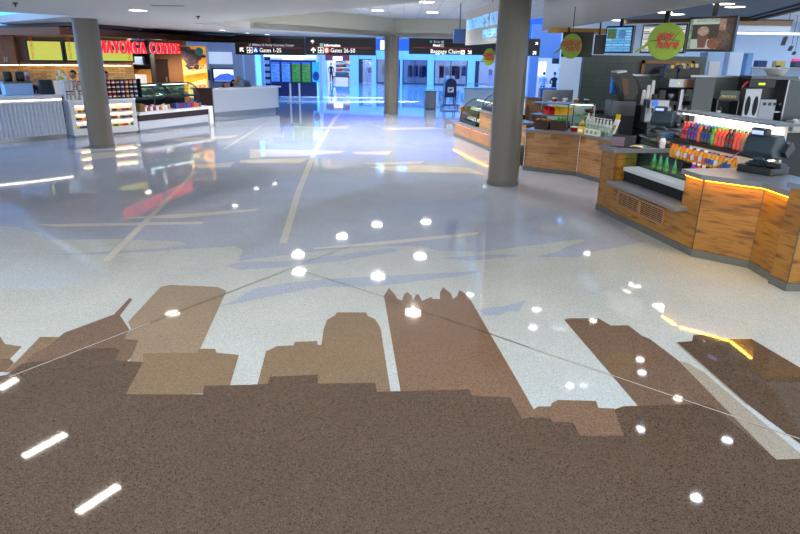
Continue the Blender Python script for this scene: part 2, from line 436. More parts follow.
inlay(7, [(675, 342.6), (677.5, 342.2), (747.5, 404), (746, 405)], 2 * h)
inlay(3, [(677, 342.5), (692, 341), (693.5, 334.8), (706, 334.3), (728.7, 339.3), (751.5, 338.9), (800, 367.6), (900, 420), (900, 510), (800, 444), (747, 404)], 3 * h)
# dark low skyline and everything nearer
inlay(3, [(-80, 378), (-10, 378), (7, 375), (22, 364), (64, 358), (82, 349), (114, 348), (120, 350), (115, 360.5), (143, 362.5), (126, 394.6), (203, 394.6), (204, 386), (250, 385), (268, 384), (270, 377),
          (317.8, 375), (317.8, 384), (375, 383), (377, 392), (400, 391.4), (469, 389.6), (472, 395.8), (510, 397.6), (522, 419), (530, 417.5), (550.5, 418.5), (553, 422.5), (573, 422.5), (580, 436),
          (623.6, 436), (614.5, 409.7), (623.6, 406.5), (701, 404), (715, 408), (776.7, 460), (800, 459), (880, 459)], 6 * h, [(9, 3.2), (9, -5), (-9, -5), (-14, 3.0)])
def strip(mi, a, b, wd, z):
    a = F(*a); b = F(*b); n_ = Vector((-(b - a).y, (b - a).x, 0)).normalized() * wd / 2
    fb.mi = mi; fb.flat([tuple((a - n_)[:2]), tuple((b - n_)[:2]), tuple((b + n_)[:2]), tuple((a + n_)[:2])], z)
strip(9, (10, 377), (150, 323), .012, 8 * h); strip(8, (150, 323), (487, 193), .012, 8 * h)
strip(8, (302, 271), (384, 297), .012, 8 * h); strip(8, (384, 297), (530, 348), .012, 8 * h); strip(9, (530, 348), (820, 446), .012, 8 * h)
floor = structure(fb.done('floor', T_list))

# ------------------------------------------------------------------ ceilings and bulkheads
M_ceil = mat('ceiling paint', 'd6d6d4', .7)
M_tile = tiles('ceiling tile', 'd2d2d2', 'cccccc', 'a6a6a6', .61, .61, .012, .8, 'XY', 0)
E1, E2, E3, E4 = (-9.26, 15.18), (-5.84, 19.18), (-1.71, 13.55), (.47, 10.15)
structure(MB().prism([E1, E2, E3, E4, (2.9, 6.4), (-12, 6.0), (-26, 8), (-26, 15.3)], 3.4, 4.6).done('ceiling', M_ceil))
structure(MB().prism([(-6.1, 19.4), (-1.9, 13.6), (.4, 10.1), (2.6, 6.9), (9.2, 6.9), (9.6, 20), (5, 31), (-1, 31.2), (-5.6, 23)], 4.2, 4.35).done('ceiling', M_tile))
# lamps that light the concourse (one at each square fitting) and unseen area lights added to turn the halls blue
for q in [(298, 255), (299, 272), (342, 237), (378, 277), (420, 257), (426, 222), (377, 225), (413, 313)]:
    p = F(*q, -4.2); spot_light('square_lamp', (p.x, p.y, 4.17), (p.x, p.y, 0), 420, (1, .97, .92), 150, .06, .6)
area_light('hall_blue_fill', (-4, 48, 7.5), (0, 0, 0), 34, 22, 9000, (.05, .36, 1))
area_light('hall_blue_fill', (20, 27, 4.25), (0, 0, 0), 14, 8, 500, (.36, .64, 1))
structure(MB().prism([(-8.2, 16.4), (-5.84, 19.18), (-5.23, 22.4), (-.4, 30.6), (4.4, 30.4), (4.6, 34), (-12, 34), (-14, 22.2)], 3.4, 3.6).done('ceiling', M_ceil))
structure(MB().box(-34, 34, 34.2, 72, 9.5, 9.7).done('ceiling', M_white))  # unseen roof added to keep the sky's light off the far hall
# high ceiling over the gap beside the coffee shop
structure(MB().box(-32, -5.9, 13.2, 36, 5.4, 5.5).done('ceiling', mat('high ceiling paint', 'c8d4e8', .7)))
area_light('cove_blue_fill', (-13.5, 17.5, 3.9), (PI, 0, 0), 5, 3, 260, (.25, .55, 1))  # added unseen fill that turns the high ceiling blue
def bulkhead(a, b, z0, z1, th=.3):
    l = Loc(a, b)
    return structure(MB().box(0, l.len, 0, th, z0, z1).done('wall_back', M_beige, loc=l.o, rz=l.rz))
bulkhead((-5.84, 19.18), (-5.23, 22.4), 3.39, 4.3)
bulkhead((-5.23, 22.4), (-.4, 30.6), 3.39, 4.3)
bulkhead((-.4, 30.6), (4.4, 30.4), 3.39, 4.3)

# ceiling lamps
M_trof = mat('troffer diffuser', 'ffffff', .5, emit='fff8ee', es=26)
M_down = mat('downlight lens', 'ffffff', .5, emit='fff4e4', es=26)
M_downb = mat('cool downlight lens', 'ffffff', .5, emit='e4eeff', es=28)
def troffer(p, z, sx, sy, rz, label, grp, m):
    t = thing('ceiling_light', label, 'ceiling light', (p[0], p[1], z), rz, grp)
    fr = MB()
    for a in ((-sx - .03, -sx, -sy - .03, sy + .03), (sx, sx + .03, -sy - .03, sy + .03), (-sx, sx, -sy - .03, -sy), (-sx, sx, sy, sy + .03)): fr.box(*a, -.02, 0)
    fr.done('frame', M_whitem, t)
    MB().box(-sx, sx, -sy, sy, -.012, -.001).done('diffuser', m, t)
    return t
for q in [(298, 255), (299, 272), (342, 237), (378, 277), (420, 257), (426, 222), (377, 225), (413, 313)]:
    troffer(F(*q, -4.2), 4.2, .2, .2, 0, 'square flush ceiling light in the tiled raised ceiling', 'square lights in the tiled ceiling', M_trof)
for a, b in [((0, 390), (17, 380)), ((24, 458), (66, 435)), ((78, 514), (119, 487))]:
    p, q = F(*a, -3.4), F(*b, -3.4); c = (p + q) / 2; d = q - p
    troffer(c, 3.4, d.length / 2, .07, math.atan2(d.y, d.x), 'long slot lamp in the low ceiling above the brown floor', 'slot lamps in the low ceiling', M_trof)
def downlight(p, z, r, label, grp, m, n=20):
    t = thing('downlight', label, 'downlight', (p[0], p[1], z), 0, grp)
    MB().lathe([(r, -.001), (r + .025, -.001), (r + .025, -.012), (r, -.012)], n=n, cap=False).done('trim_ring', M_whitem, t)
    MB().lathe([(r, -.008), (r, -.002)], n=n).done('lens', m, t)
    return t
downlight(F(138, 10, 3.4), 3.4, .17, 'round downlight in the low pale ceiling above the grey column', None, M_ledwhite)
for i, q in enumerate([(267, 34.3), (247, 33.2), (222, 30)]):
    downlight(F(*q, 3.4), 3.4, .12, 'round downlight in the rear ceiling before the gate sign', 'downlights before the gate sign', M_ledwhite)
for q in [(15, 2.5), (198, 16)]:
    p = F(*q, 3.4)
    s_ = thing('sprinkler_head', 'small dark sprinkler head under the ceiling, ' + ('at far left corner' if q[0] < 100 else 'right of the round downlight'), 'sprinkler', (p.x, p.y, 3.4))
    MB().lathe([(.03, -.03), (.05, -.01), (.05, 0)]).done('plate', M_charcoal, s_); MB().tube([(0, 0, 0), (0, 0, -.07)], .015).done('nozzle', M_charcoal, s_)
# slots (air vents) in low ceiling
for q in [(168, 5.5)]:
    p = F(*q, 3.4)
    tag(MB().box(-.3, .3, -.06, .06, -.008, 0).done('ceiling_vent', mat('vent slot', '8a8c90', .6), loc=(p.x, p.y, 3.4)), 'thin slot air vent in the low ceiling' + ' near the top edge', 'vent')

# ------------------------------------------------------------------ columns
def column(px, py, z, r, label):
    p = F(px, py)
    t = thing('round_column', label, 'column', p)
    MB().lathe([(r, 0), (r, z)], n=48).done('shaft', M_col, t, smooth=True)
    MB().lathe([(r + .012, 0), (r + .012, .1), (r, .105)], n=48).done('base_ring', M_plinth, t, smooth=True)
    return p
column(102.5, 147, 3.4, .32, 'thick grey round column in front of the coffee shop')
column(391, 113.5, 3.42, .33, 'grey round column under the corner of the ceiling bulkhead')
column(502.5, 184, 4.2, .325, 'thick grey round column beside the curved food cases, nearest of the three')
# ================================================================== RIGHT KIOSK
A, B, C, Dp, E = F(596, 209), F(691, 256), F(748, 268), F(774, 283), F(787, 291)
L1 = Loc(A, B)
CT = 1.15                                              # top of the main counter
kiosk = thing('service_counter', 'long wood-panelled service counter with grey top on the right, with vent and lit edge', 'counter', A)
def wl(v): return Vector(v) - A                        # world to counter-local
def panel(frame, u0, u1, z0, z1, v0, v1, m, root, base, name='wood_panel', label=None, bev=.004):
    p = frame.w(u0, v0) - base
    return MB().box(0, u1 - u0, 0, v1 - v0, 0, z1 - z0).done(name, m, root, loc=(p.x, p.y, z0 - base.z), rz=frame.rz, bevel=bev, label=label)
panel(L1, 0, 2.8, .1, .55, 0, .05, M_w_gold, kiosk, A)
panel(L1, 0, .45, .55, CT - .07, 0, .05, M_w_gold, kiosk, A)
jb = L1.w(.45, 0) - A
MB().box(0, .40, 0, .04, 0, .53).done('wood_panel', M_w_gold, kiosk, loc=(jb.x, jb.y, .55), rz=L1.rz + PI / 2, bevel=.003)
panel(L1, 2.4, 2.8, .55, CT - .07, 0, .05, M_w_gold, kiosk, A)
LB, LC, LD = Loc(B, C), Loc(C, Dp), Loc(Dp, E)
panel(LB, 0, LB.len, .1, CT - .07, 0, .05, M_w_gold, kiosk, A)
panel(LC, 0, LC.len, .1, CT - .07, 0, .05, M_w_gold, kiosk, A)
LDx = Loc(C, Dp); E0 = Dp + Vector((-.06, 0, 0)); E1_ = Vector((E.x - .02, E.y, 0)); E2_ = Vector((6.6, E.y + .05, 0))
LE = Loc(E0, E1_); LF = Loc(E1_, E2_)
panel(LE, 0, LE.len, .1, 1.2, 0, .05, M_w_gold, kiosk, A)
panel(LF, 0, LF.len, .1, 1.2, 0, .05, M_w_gold, kiosk, A)
for fr_, u in ((L1, 2.8), (LB, LB.len), (LC, LC.len), (LE, LE.len), (L1, .01)):
    p = fr_.w(u, -.004) - A
    MB().box(-.003, .003, -.002, .01, .1, CT - .07).done('corner_trim', M_darksteel, kiosk, loc=p, rz=fr_.rz)
pb = MB()
for fr_ in (L1, LB, LC, LE, LF): 
    q = [fr_.w(-.01, -.012) - A, fr_.w(fr_.len + .01, -.012) - A, fr_.w(fr_.len, .06) - A, fr_.w(0, .06) - A]
    pb.prism([(v.x, v.y) for v in q], 0, .1)
pb.done('plinth', M_plinth, kiosk)
# worktops
def top(pts, z0, z1, name='countertop'):
    return MB().prism([((p - A).x, (p - A).y) for p in pts], z0, z1).done(name, M_grey, kiosk, bevel=.006)
top([L1.w(-.06, -.06), L1.w(.48, -.06), L1.w(.48, 1.2), L1.w(-.06, 1.2)], CT - .07, CT)
nB = LB.w(LB.len, -.06); nC = LC.w(LC.len - .05, -.06)
BB = L1.w(2.8, -.05) + LB.n * -.03
top([L1.w(2.36, -.06), BB, LB.w(LB.len, -.06) + Vector((-.02, 0, 0)), LC.w(LC.len, -.06), LC.w(LC.len, .9), LB.w(LB.len + .1, .85), L1.w(2.75, 1.0), L1.w(2.36, .8)], CT - .07, CT)
top([LE.w(0, -.06), LF.w(0, -.06), LF.w(LF.len, -.06), LF.w(LF.len, .7), LE.w(0, .9)], 1.2, 1.27)
tp = L1.w(.60, -.2) - A
MB().box(0, 1.96, 0, .45, 0, .055).done('tray_ledge', M_grey, kiosk, loc=(tp.x, tp.y, .585), rz=L1.rz, bevel=.008)
# lit edge under the worktop
for fr_ in (LB, LC):
    p = fr_.w(.02, -.035) - A
    MB().box(0, fr_.len - .04, 0, .02, 0, .012).done('led_strip', M_ledyellow, kiosk, loc=(p.x, p.y, CT - .083), rz=fr_.rz, label='glowing amber light strip')
for fr_, u0_, u1_ in ((LB, .03, LB.len - .03), (LC, .03, LC.len - .03), (L1, 2.44, 2.78)):
    c_ = fr_.w((u0_ + u1_) / 2, -.05, CT - .088)
    lo_ = area_light('edge_lamp', c_, (0, 0, 0), u1_ - u0_, .012, 2.6 * (u1_ - u0_), (1, .62, .06))
    lo_.rotation_euler = (math.radians(-25), 0, fr_.rz)
p = L1.w(2.42, -.03) - A
MB().box(0, .36, 0, .02, 0, .012).done('led_strip', M_ledyellow, kiosk, loc=(p.x, p.y, CT - .083), rz=L1.rz, label='glowing amber light strip')
# vent grilles
M_vent = mat('vent frame', 'b48458', .4)
for u0 in (.70, 1.39):
    g = MB(); wv, hv = .67, .25
    g.box(0, wv, 0, .02, 0, .02); g.box(0, wv, 0, .02, hv - .02, hv); g.box(0, .025, 0, .02, 0, hv); g.box(wv - .025, wv, 0, .02, 0, hv)
    for k in range(7): g.box(.02, wv - .02, .002, .014, .036 + k * .030, .047 + k * .030)
    for k in range(1, 4): g.box(wv * k / 4 - .003, wv * k / 4 + .003, .001, .006, .02, hv - .02)
    p = L1.w(u0, -.022) - A
    vg = g.done('vent_grille', M_vent, kiosk, loc=(p.x, p.y, .245), rz=L1.rz)
    MB().box(.02, wv - .02, .019, .021, .02, hv - .02).done('dark_backing', M_blackmatte, vg)
# inner carcass
p = L1.w(2.42, .08) - A
MB().box(0, .4, 0, .6, .1, CT - .08).done('carcass', M_blackmatte, kiosk, loc=p, rz=L1.rz)

# ---------------------------------------------------------------- open cooler in the recess
cl = thing('open_cooler', 'open drinks cooler with lit canopy and rows of coloured bottles, set into the wooden counter', 'cooler', L1.w(.5, .1), L1.rz)
M_shelf = mat('cooler shelf', '1b1c20', .4)
# local: x = u-.5 (0..1.9), y = v-.1
MB().box(0.02, 1.86, .06, 1.5, .56, .80).done('well', M_blackmatte, cl)
g = MB(); g.box(.04, 1.86, .02, .055, .80, .86)
for k in range(7): g.box(.04, 1.86, .07 + k * .035, .092 + k * .035, .845, .865)
ag_ = g.done('air_grille', mat('grille white', 'c8ccd2', .35), cl); MB().box(.04, 1.86, .055, .32, .81, .825).done('dark_backing', M_blackmatte, ag_)
MB().box(.02, 1.9, .34, .7, .80, .88).done('bottom_shelf', M_shelf, cl)
MB().box(0, 2.1, .70, 1.2, 1.025, 1.05).done('middle_shelf', M_shelf, cl)
MB().box(-.05, 2.1, .98, 1.295, 1.295, 1.32).box(-.05, 2.1, .965, .98, 1.268, 1.326).done("top_shelf", M_shelf, cl)
MB().box(-.1, 2.3, 1.22, 1.34, .6, 1.02).done('lower_back', M_blackmatte, cl)
MB().box(-.1, 1.95, 1.30, 1.34, 1.02, 1.755).done('back_panel', mat('cooler back', 'dcdcd6', .5), cl)
cp = MB().side([(.95, 1.755), (1.34, 1.755), (1.34, 1.79), (.97, 1.785), (.95, 1.775)], -.15, 2.15)
cp.done('canopy', mat('canopy grey', '6c6f74', .3, .4), cl)
MB().box(0, 1.94, 1.0, 1.2, 1.735, 1.754).done('light_tube', mat('cooler tube', 'ffffff', .5, emit='fff2dc', es=7), cl, label='glowing white light tube')
MB().box(0, 2.1, 1.0, 1.1, 1.28, 1.29).done('light_tube', mat('cooler tube low', 'ffffff', .5, emit='fff2dc', es=3), cl, label='glowing white light tube')
MB().box(.02, .028, .05, .66, .86, 1.08).done('end_glass', M_glassg, cl)
MB().box(.05, 1.85, .30, .306, .86, 1.02).done('front_glass', M_glassg, cl)
MB().tube([(1.2, .62, .9), (1.55, .72, 1.15), (1.85, .95, 1.55)], .008).done('support_rod', M_steel, cl)
# bottles
def bottle_mats(c): return mat('drink ' + c, c, .12, spec=.7, coat=.3)
def make_bottle(name, label, body, cap, lab, prof, capr, z1, lz, group, cat='bottle'):
    t = MB().lathe(prof, n=14).done(name, bottle_mats(body), smooth=True)
    tag(t, label, cat, group)
    MB().lathe([(capr, z1), (capr, z1 + .018), (capr * .9, z1 + .022)], n=12).done('cap', mat('cap ' + cap, cap, .4), t)
    if lab: MB().lathe([(lz[2], lz[0]), (lz[2], lz[1])], n=14, cap=False).done('paper_label', mat('label ' + lab, lab, .45), t, smooth=True)
    return t
SODA = [(.028, 0), (.039, .008), (.040, .06), (.037, .105), (.040, .15), (.039, .185), (.031, .215), (.017, .25), (.014, .27)]
JUICE = [(.036, 0), (.043, .006), (.043, .13), (.039, .16), (.027, .185), (.023, .20)]
def place(o, u, v, z): o.location = L1.w(u, v, z)
kinds = [('c0142a', 'e8701c', 'a00f20', 'red soda bottle with orange cap on the top cooler shelf'),
         ('32124e', '1f4fc0', '6a2ca8', 'purple soda bottle on the top cooler shelf'),
         ('e8501a', '2a9a3c', 'f07020', 'orange soda bottle with green cap on the top cooler shelf'),
         ('14141c', '2a6ad0', '1a3c9c', 'dark cola bottle with blue label on the top cooler shelf'),
         ('4aa81c', '2a9a3c', '88c830', 'bright green soda bottle on the top cooler shelf'),
         ('f2431c', '2a9a3c', None, 'orange-red soda bottle without a label on the top cooler shelf'),
         ('38140e', '15151a', '8a3018', 'dark brown drink bottle on the top cooler shelf'),
         ('a87848', '2c2c30', None, 'pale tan clear bottle with dark cap on the top cooler shelf'),
         ('3a3a2c', '1c1c1c', '2e5a86', 'dark bottle with blue label at the right end of the top cooler shelf')]
seq = [0, 0, 1, 1, 1, 2, 3, 3, 3, 4, 5, 5, 5, 6, 6, 5, 5, 7, 7, 7, 8, 7]
protos = {}
for row in range(2):
    for i, k in enumerate(seq):
        u = .52 + i * .086; v = 1.16 + row * .09
        b_, c_, l_, lab_ = kinds[k]
        lab2 = lab_ if row == 0 else lab_.replace('on the top cooler shelf', 'in the second row of the top cooler shelf').replace('at the right end of the top cooler shelf', 'at the right end of the second row')
        grp = 'soda bottles on the top shelf, kind %s, row %s' % (lab_.split(' bottle')[0], 'front' if row == 0 else 'behind')
        if k not in protos:
            protos[k] = make_bottle('soda_bottle', lab2, b_, c_, l_, SODA, .019, .27, (.09, .16, .0408), grp); place(protos[k], u, v, 1.32)
        else:
            dup(protos[k], L1.w(u, v, 1.32), label=lab2, group=grp)
jk = [('f08a10', 'f06a10', 'e8b020', 'orange juice bottle with yellow label on the middle cooler shelf'), ('f4a018', '2040a0', 'e4e8ee', 'orange juice bottle with white and blue label on the middle cooler shelf'),
      ('f0900c', 'f4f4f0', 'e65a18', 'orange juice bottle with red label on the middle cooler shelf'), ('e8a020', '20409a', '3a62b8', 'amber juice bottle with blue label on the middle cooler shelf')]
jp = {}
for i in range(17):
    k = [0, 0, 1, 0, 1, 2, 1, 2, 1, 2, 3, 3, 1, 0, 3, 3, 0][i]
    u = .72 + i * .094
    b_, c_, l_, lab_ = jk[k]
    if k not in jp:
        jp[k] = make_bottle('juice_bottle', lab_, b_, c_, l_, JUICE, .026, .20, (.045, .12, .0438), 'juice bottles: ' + lab_.split(' on the')[0]); place(jp[k], u, .87, 1.05)
    else: dup(jp[k], L1.w(u, .87, 1.05))
for i, (b_, lab_) in enumerate([('8a1fc0', 'purple drink bottle low in the cooler behind the glass'), ('f0521c', 'orange-red drink bottle low in the cooler, right of the purple one'), ('e8e8ec', 'white capped drink bottle low in the cooler at the counter edge')]):
    o = make_bottle('drink_bottle', lab_, b_, 'f0f0f0', None, JUICE, .026, .20, None, None); place(o, 1.62 + i * .12, .66, .88)
gb = None
for i in range(7):
    u = [.80, .89, .98, 1.06, 1.15, 1.23, 1.42][i]; v = [.5, .46, .5, .46, .5, .46, .48][i]
    if gb is None:
        gb = make_bottle('green_water_bottle', 'green glass water bottle with yellow label standing in the open cooler', '16a05c', '0c5c34', 'b8c040', [(.03, 0), (.036, .006), (.036, .1), (.03, .135), (.014, .19), (.012, .235)], .014, .235, (.03, .07, .0365), 'green water bottles in the cooler'); place(gb, u, v, .88)
    elif i < 6: dup(gb, L1.w(u, v, .88))
    else: dup(gb, L1.w(u, v, .88), label='green glass water bottle standing alone right of the green cluster', group='')['group'] = 'lone green bottle'

# ---------------------------------------------------------------- things on the main counter
def pos_terminal(loc, rz, label, s=1.0):
    t = thing('cash_register', label, 'cash register', loc, rz)
    MB().box(-.24, .24, -.2, .22, 0, .10).done('cash_drawer', M_black, t, bevel=.008)
    MB().lathe([(.15, .10), (.16, .12), (.13, .15), (.07, .17), (.06, .25)], cx=-.08, cy=0, n=24).done('swivel_base', M_posgrey, t, smooth=True)
    MB().side([(-.16, .22), (-.20, .30), (-.13, .50), (.02, .52), (.16, .36), (.10, .24)], -.22, .20).done('housing', M_posgrey, t, bevel=.02)
    MB().side([(.08, .22), (.22, .34), (.13, .44), (.0, .3)], .02, .26).done('touch_screen', M_charcoal, t, bevel=.008)
    d = MB().side([(-.15, .49), (-.15, .585), (-.10, .60), (-.04, .58), (-.04, .49)], -.17, .05).done('customer_display', M_charcoal, t, bevel=.008)
    MB().box(-.15, .01, -.154, -.150, .515, .565).done('display_glass', mat('pos lcd', '9aa8e8', .3, emit='8fa0f0', es=.9), d, label='lit blue display')
    MB().box(.1, .3, -.1, .05, .10, .16).done('card_reader', M_black, t, bevel=.01)
    return t
pos_terminal(F(770, 178, CT) + Vector((.12, .42, 0)), math.radians(-62), 'large slate grey cash register with lit display on the near wooden counter')
pos_terminal(F(655, 140, 1.12) + Vector((.35, .55, 0)), math.radians(-40), 'smaller grey cash register with blue display behind the napkin box')
sh = thing('register_stand', 'plain dark stand under the smaller grey cash register', 'stand', F(655, 140, 1.12) + Vector((.35, .55, -1.12)))
MB().box(-.3, .3, -.25, .3, 0, 1.12).done('cabinet', M_charcoal, sh)
MB().box(-.34, .34, -.29, .34, 1.09, 1.12).done('top_plate', M_grey, sh)
# napkin box
nb = thing('napkin_box', 'black napkin dispenser box with pinkish front on the counter end', 'napkin dispenser', F(627, 147.5, CT) + Vector((-.03, .12, 0)), math.radians(-22))
MB().box(-.2, .2, -.12, .12, 0, .19).done('case', M_black, nb, bevel=.006)
MB().box(-.195, .02, -.125, -.119, .015, .175).done('front_plate', mat('pinkish plate', '745c6c', .3, .2), nb)
# crumpled napkin
cn = MB(); rr_ = random.Random(3)
pts_ = [(rr_.uniform(-.12, .12), rr_.uniform(-.09, .09), rr_.uniform(.002, .06)) for _ in range(16)]
vs_ = [cn.bm.verts.new(p) for p in pts_]; bmesh.ops.convex_hull(cn.bm, input=vs_)
tag(cn.done('crumpled_paper', mat('paper tan', 'd8c4a0', .8), loc=F(637, 148.5, CT)), 'crumpled tan paper lying on the counter end', 'paper')
# pill-shaped white bottle
o = make_bottle('white_bottle', 'white labelled bottle with dark blue cap on the counter corner', 'f0f0ee', '1c2a60', 'dfe3f0', [(.035, 0), (.05, .006), (.05, .13), (.04, .16), (.03, .175)], .033, .175, (.03, .11, .051), None)
o.location = L1.w(.42, .86, CT)
# domed pastry tray
dt = thing('domed_tray', 'clear domed tray of wrapped snacks between registers and bottles', 'display dome', L1.w(.12, .95, CT), L1.rz)
MB().box(-.3, .3, -.16, .16, 0, .03).done('tray', M_black, dt, bevel=.01)
r_ = random.Random(5)
for k, c in enumerate(['7a5a30', '3c6a30', 'b0301c', 'c8a070', '5a2418', '704a2c']):
    MB().ball((-.22 + k * .09, r_.uniform(-.06, .06), .07), .055, .06, .04).done('wrapped_snack', mat('snack ' + c, c, .3), dt, smooth=True)
MB().side([(-.15, .03), (-.15, .10), (-.08, .22), (.06, .27), (.15, .24), (.15, .03), (.147, .03), (.147, .235), (.06, .262), (-.075, .212), (-.145, .098), (-.145, .03)], -.3, .3).done('dome', M_glass, dt)
# second dome box farther with dark red content
d2 = thing('snack_case', 'small rounded clear case with dark red snacks beside the soda shelf', 'display case', L1.w(-.12, 1.55, 0), L1.rz)
MB().box(-.45, .4, -.25, .25, 0, 1.18).done('stand', M_charcoal, d2)
MB().box(-.4, .35, -.2, .2, 1.18, 1.24).done('tray', M_black, d2)
for k in range(4): MB().ball((-.27 + k * .15, 0, 1.30), .08, .1, .05).done('wrapped_snack', mat('snack dark red', '5a2020', .3), d2, smooth=True)
MB().side([(-.2, 1.24), (-.18, 1.38), (-.05, 1.47), (.12, 1.48), (.2, 1.44), (.2, 1.24), (.194, 1.24), (.194, 1.435), (.12, 1.473), (-.048, 1.463), (-.174, 1.376), (-.194, 1.24)], -.4, .35).done('dome', M_glass, d2)

# ---------------------------------------------------------------- second wood counter
A2, B2 = F(523, 170), F(576, 176)
C2 = Vector((4.5, 13.2, 0))
G1, G2 = Loc(A2, B2), Loc(B2, C2)
k2 = thing('wood_counter', 'block-wood counter with grey top right of the column, carrying the snack rack', 'counter', A2)
panel(G1, 0, G1.len, .1, .93, 0, .05, M_w_block, k2, A2); panel(G2, 0, G2.len, .1, .93, 0, .05, M_w_block, k2, A2)
rp = G1.w(0, 0) - A2
MB().box(-.95, 0, 0, .05, 0, .83).done('wood_panel', M_w_block, k2, loc=(0, 0, .1), rz=G1.rz - PI / 2)
pb = MB()
for fr_ in (G1, G2):
    q = [fr_.w(-.01, -.012) - A2, fr_.w(fr_.len + .01, -.012) - A2, fr_.w(fr_.len, .06) - A2, fr_.w(0, .06) - A2]; pb.prism([(v.x, v.y) for v in q], 0, .1)
pb.done('plinth', M_plinth, k2)
pts = [G1.w(-.05, -.05), G1.w(G1.len, -.05), G2.w(G2.len + .2, -.05), G2.w(G2.len + .2, .34), G1.w(G1.len + .25, .7), G1.w(-.05, 1.0)]
MB().prism([((p - A2).x, (p - A2).y) for p in pts], .93, .98).done('countertop', M_grey, k2, bevel=.006)
for fr_, u in ((G1, .0), (G1, G1.len)):
    p = fr_.w(u, -.004) - A2; MB().box(-.005, .005, -.004, .01, .1, .93).done('corner_trim', M_aluminium, k2, loc=p, rz=fr_.rz)
K2 = .98
# wire snack rack with baskets
rk = thing('snack_rack', 'grey two-tier snack rack with baskets of chips and fruit on the block-wood counter', 'rack', G1.w(.47, .36, K2), G1.rz)
for sx in (-.45, .45):
    for sy in (-.2, .2): MB().tube([(sx, sy, 0), (sx, sy, .62)], .013).done('post', M_darksteel, rk)
MB().box(-.46, .46, -.21, .21, .33, .345).done('wire_shelf', M_darksteel, rk)
MB().box(-.46, .46, -.21, .21, .60, .615).done('wire_shelf', M_darksteel, rk)
M_bask = mat('woven basket', '3a2018', .6, noise=.3, nscale=60)
baskets = []
for sx in (-.17, .22):
    b_ = MB(); b_.front([(sx - .16, 0), (sx + .16, 0), (sx + .19, .2), (sx - .19, .2)], -.19, .15)
    tag(b_.done('woven_basket', M_bask, loc=rk.location, rz=G1.rz), 'dark woven basket of ' + ('rolls' if sx < 0 else 'fruit with green apples') + ' on the snack rack base', 'basket')
rr_ = random.Random(11)
for k in range(5):
    p = G1.w(.47 - .3 + k * .065, .36 - .05 + .03 * (k % 2), K2 + .22)
    tag(MB().ball((0, 0, 0), .05, .045, .035).done('bread_roll', mat('roll', 'd8a878', .6), loc=p, smooth=True), 'small pale bread roll in the left woven basket', 'bread roll', 'rolls in the basket')
for k in range(3):
    p = G1.w(.47 + .18 + k * .09, .34, K2 + .235)
    ap = MB().ball((0, 0, 0), .045).done('green_apple', mat('apple green', '5ac020', .35), loc=p, smooth=True)
    tag(ap, 'bright green apple in the right woven basket', 'apple', 'green apples in the basket'); MB().tube([(0, 0, .035), (.004, 0, .06)], .004, 5).done('stem', M_browns, ap)
def bag(loc, c, lab, grp, rz=0, tilt=.3, s=1.0):
    m_ = MB()
    n = 7
    for side in (1, -1):
        g_ = [[m_.bm.verts.new(((i / (n - 1) - .5) * .17 * s, side * .035 * s * math.sin(PI * i / (n - 1)) * math.sin(PI * j / (n - 1)), j / (n - 1) * .2 * s)) for i in range(n)] for j in range(n)]
        for j in range(n - 1):
            for i in range(n - 1): m_._f([g_[j][i], g_[j][i + 1], g_[j + 1][i + 1], g_[j + 1][i]])
    o = m_.done('chip_bag', mat('bag ' + c, c, .25), loc=loc, rot=(tilt, 0, rz), smooth=True)
    return tag(o, lab, 'chip bag', grp)
for k in range(8):
    c, lab = (('d01a20', 'shiny red chip bag on the upper snack rack shelf') if k < 3 else ('f0b818', 'shiny yellow chip bag on the upper snack rack shelf'))
    bag(G1.w(.47 - .1 + k * .07, .22 + .08 * (k % 2), K2 + .35), c, lab, 'chip bags, ' + lab.split()[1], G1.rz, -.35 - .2 * (k % 3))
# red cup box
rb = thing('red_tub', 'small red tub with white lid beside the snack rack', 'tub', G1.w(1.05, .3, K2), G1.rz)
MB().lathe([(.06, 0), (.09, .09)], n=20).done('bowl', mat('tub red', 'c01828', .35), rb, smooth=True); MB().lathe([(.095, .09), (.095, .11), (.03, .125)], n=20).done('lid', M_whitem, rb)
# pump bottles in a clear rack
pr = thing('bottle_rack', 'clear rack holding a row of pump syrup bottles on the block-wood counter', 'rack', G2.w(.35, .2, K2), G2.rz)
MB().box(-.48, .48, -.12, -.11, 0, .22).done('front_plate', M_glass, pr); MB().box(-.5, .5, -.13, .13, 0, .015).done('base', M_steel, pr)
for sx in (-.49, .48): MB().box(sx, sx + .01, -.12, .12, 0, .2).done('end_plate', M_glass, pr)
pz = None
for k in range(8):
    loc = G2.w(.35 - .4 + k * .113, .2, K2 + .016)
    if pz is None:
        pz = thing('syrup_bottle', 'clear pump syrup bottle with white nozzle in the counter rack', 'bottle', loc, G2.rz, 'pump syrup bottles')
        MB().lathe([(.042, 0), (.045, .01), (.045, .2), (.025, .25), (.018, .28)], n=14).done('bottle_body', mat('syrup clear', 'd4d8d6', .1, spec=.8), pz, smooth=True)
        MB().lathe([(.045, .06), (.0455, .06), (.0455, .15)], n=14, cap=False).done('paper_label', mat('label cream', 'e8e4d0', .5), pz, smooth=True)
        MB().lathe([(.022, .28), (.022, .31), (.008, .315), (.008, .35)], n=10).tube([(0, 0, .35), (-.03, -.03, .352), (-.05, -.05, .34)], .008).done('pump', M_whitem, pz)
    else: dup(pz, loc)
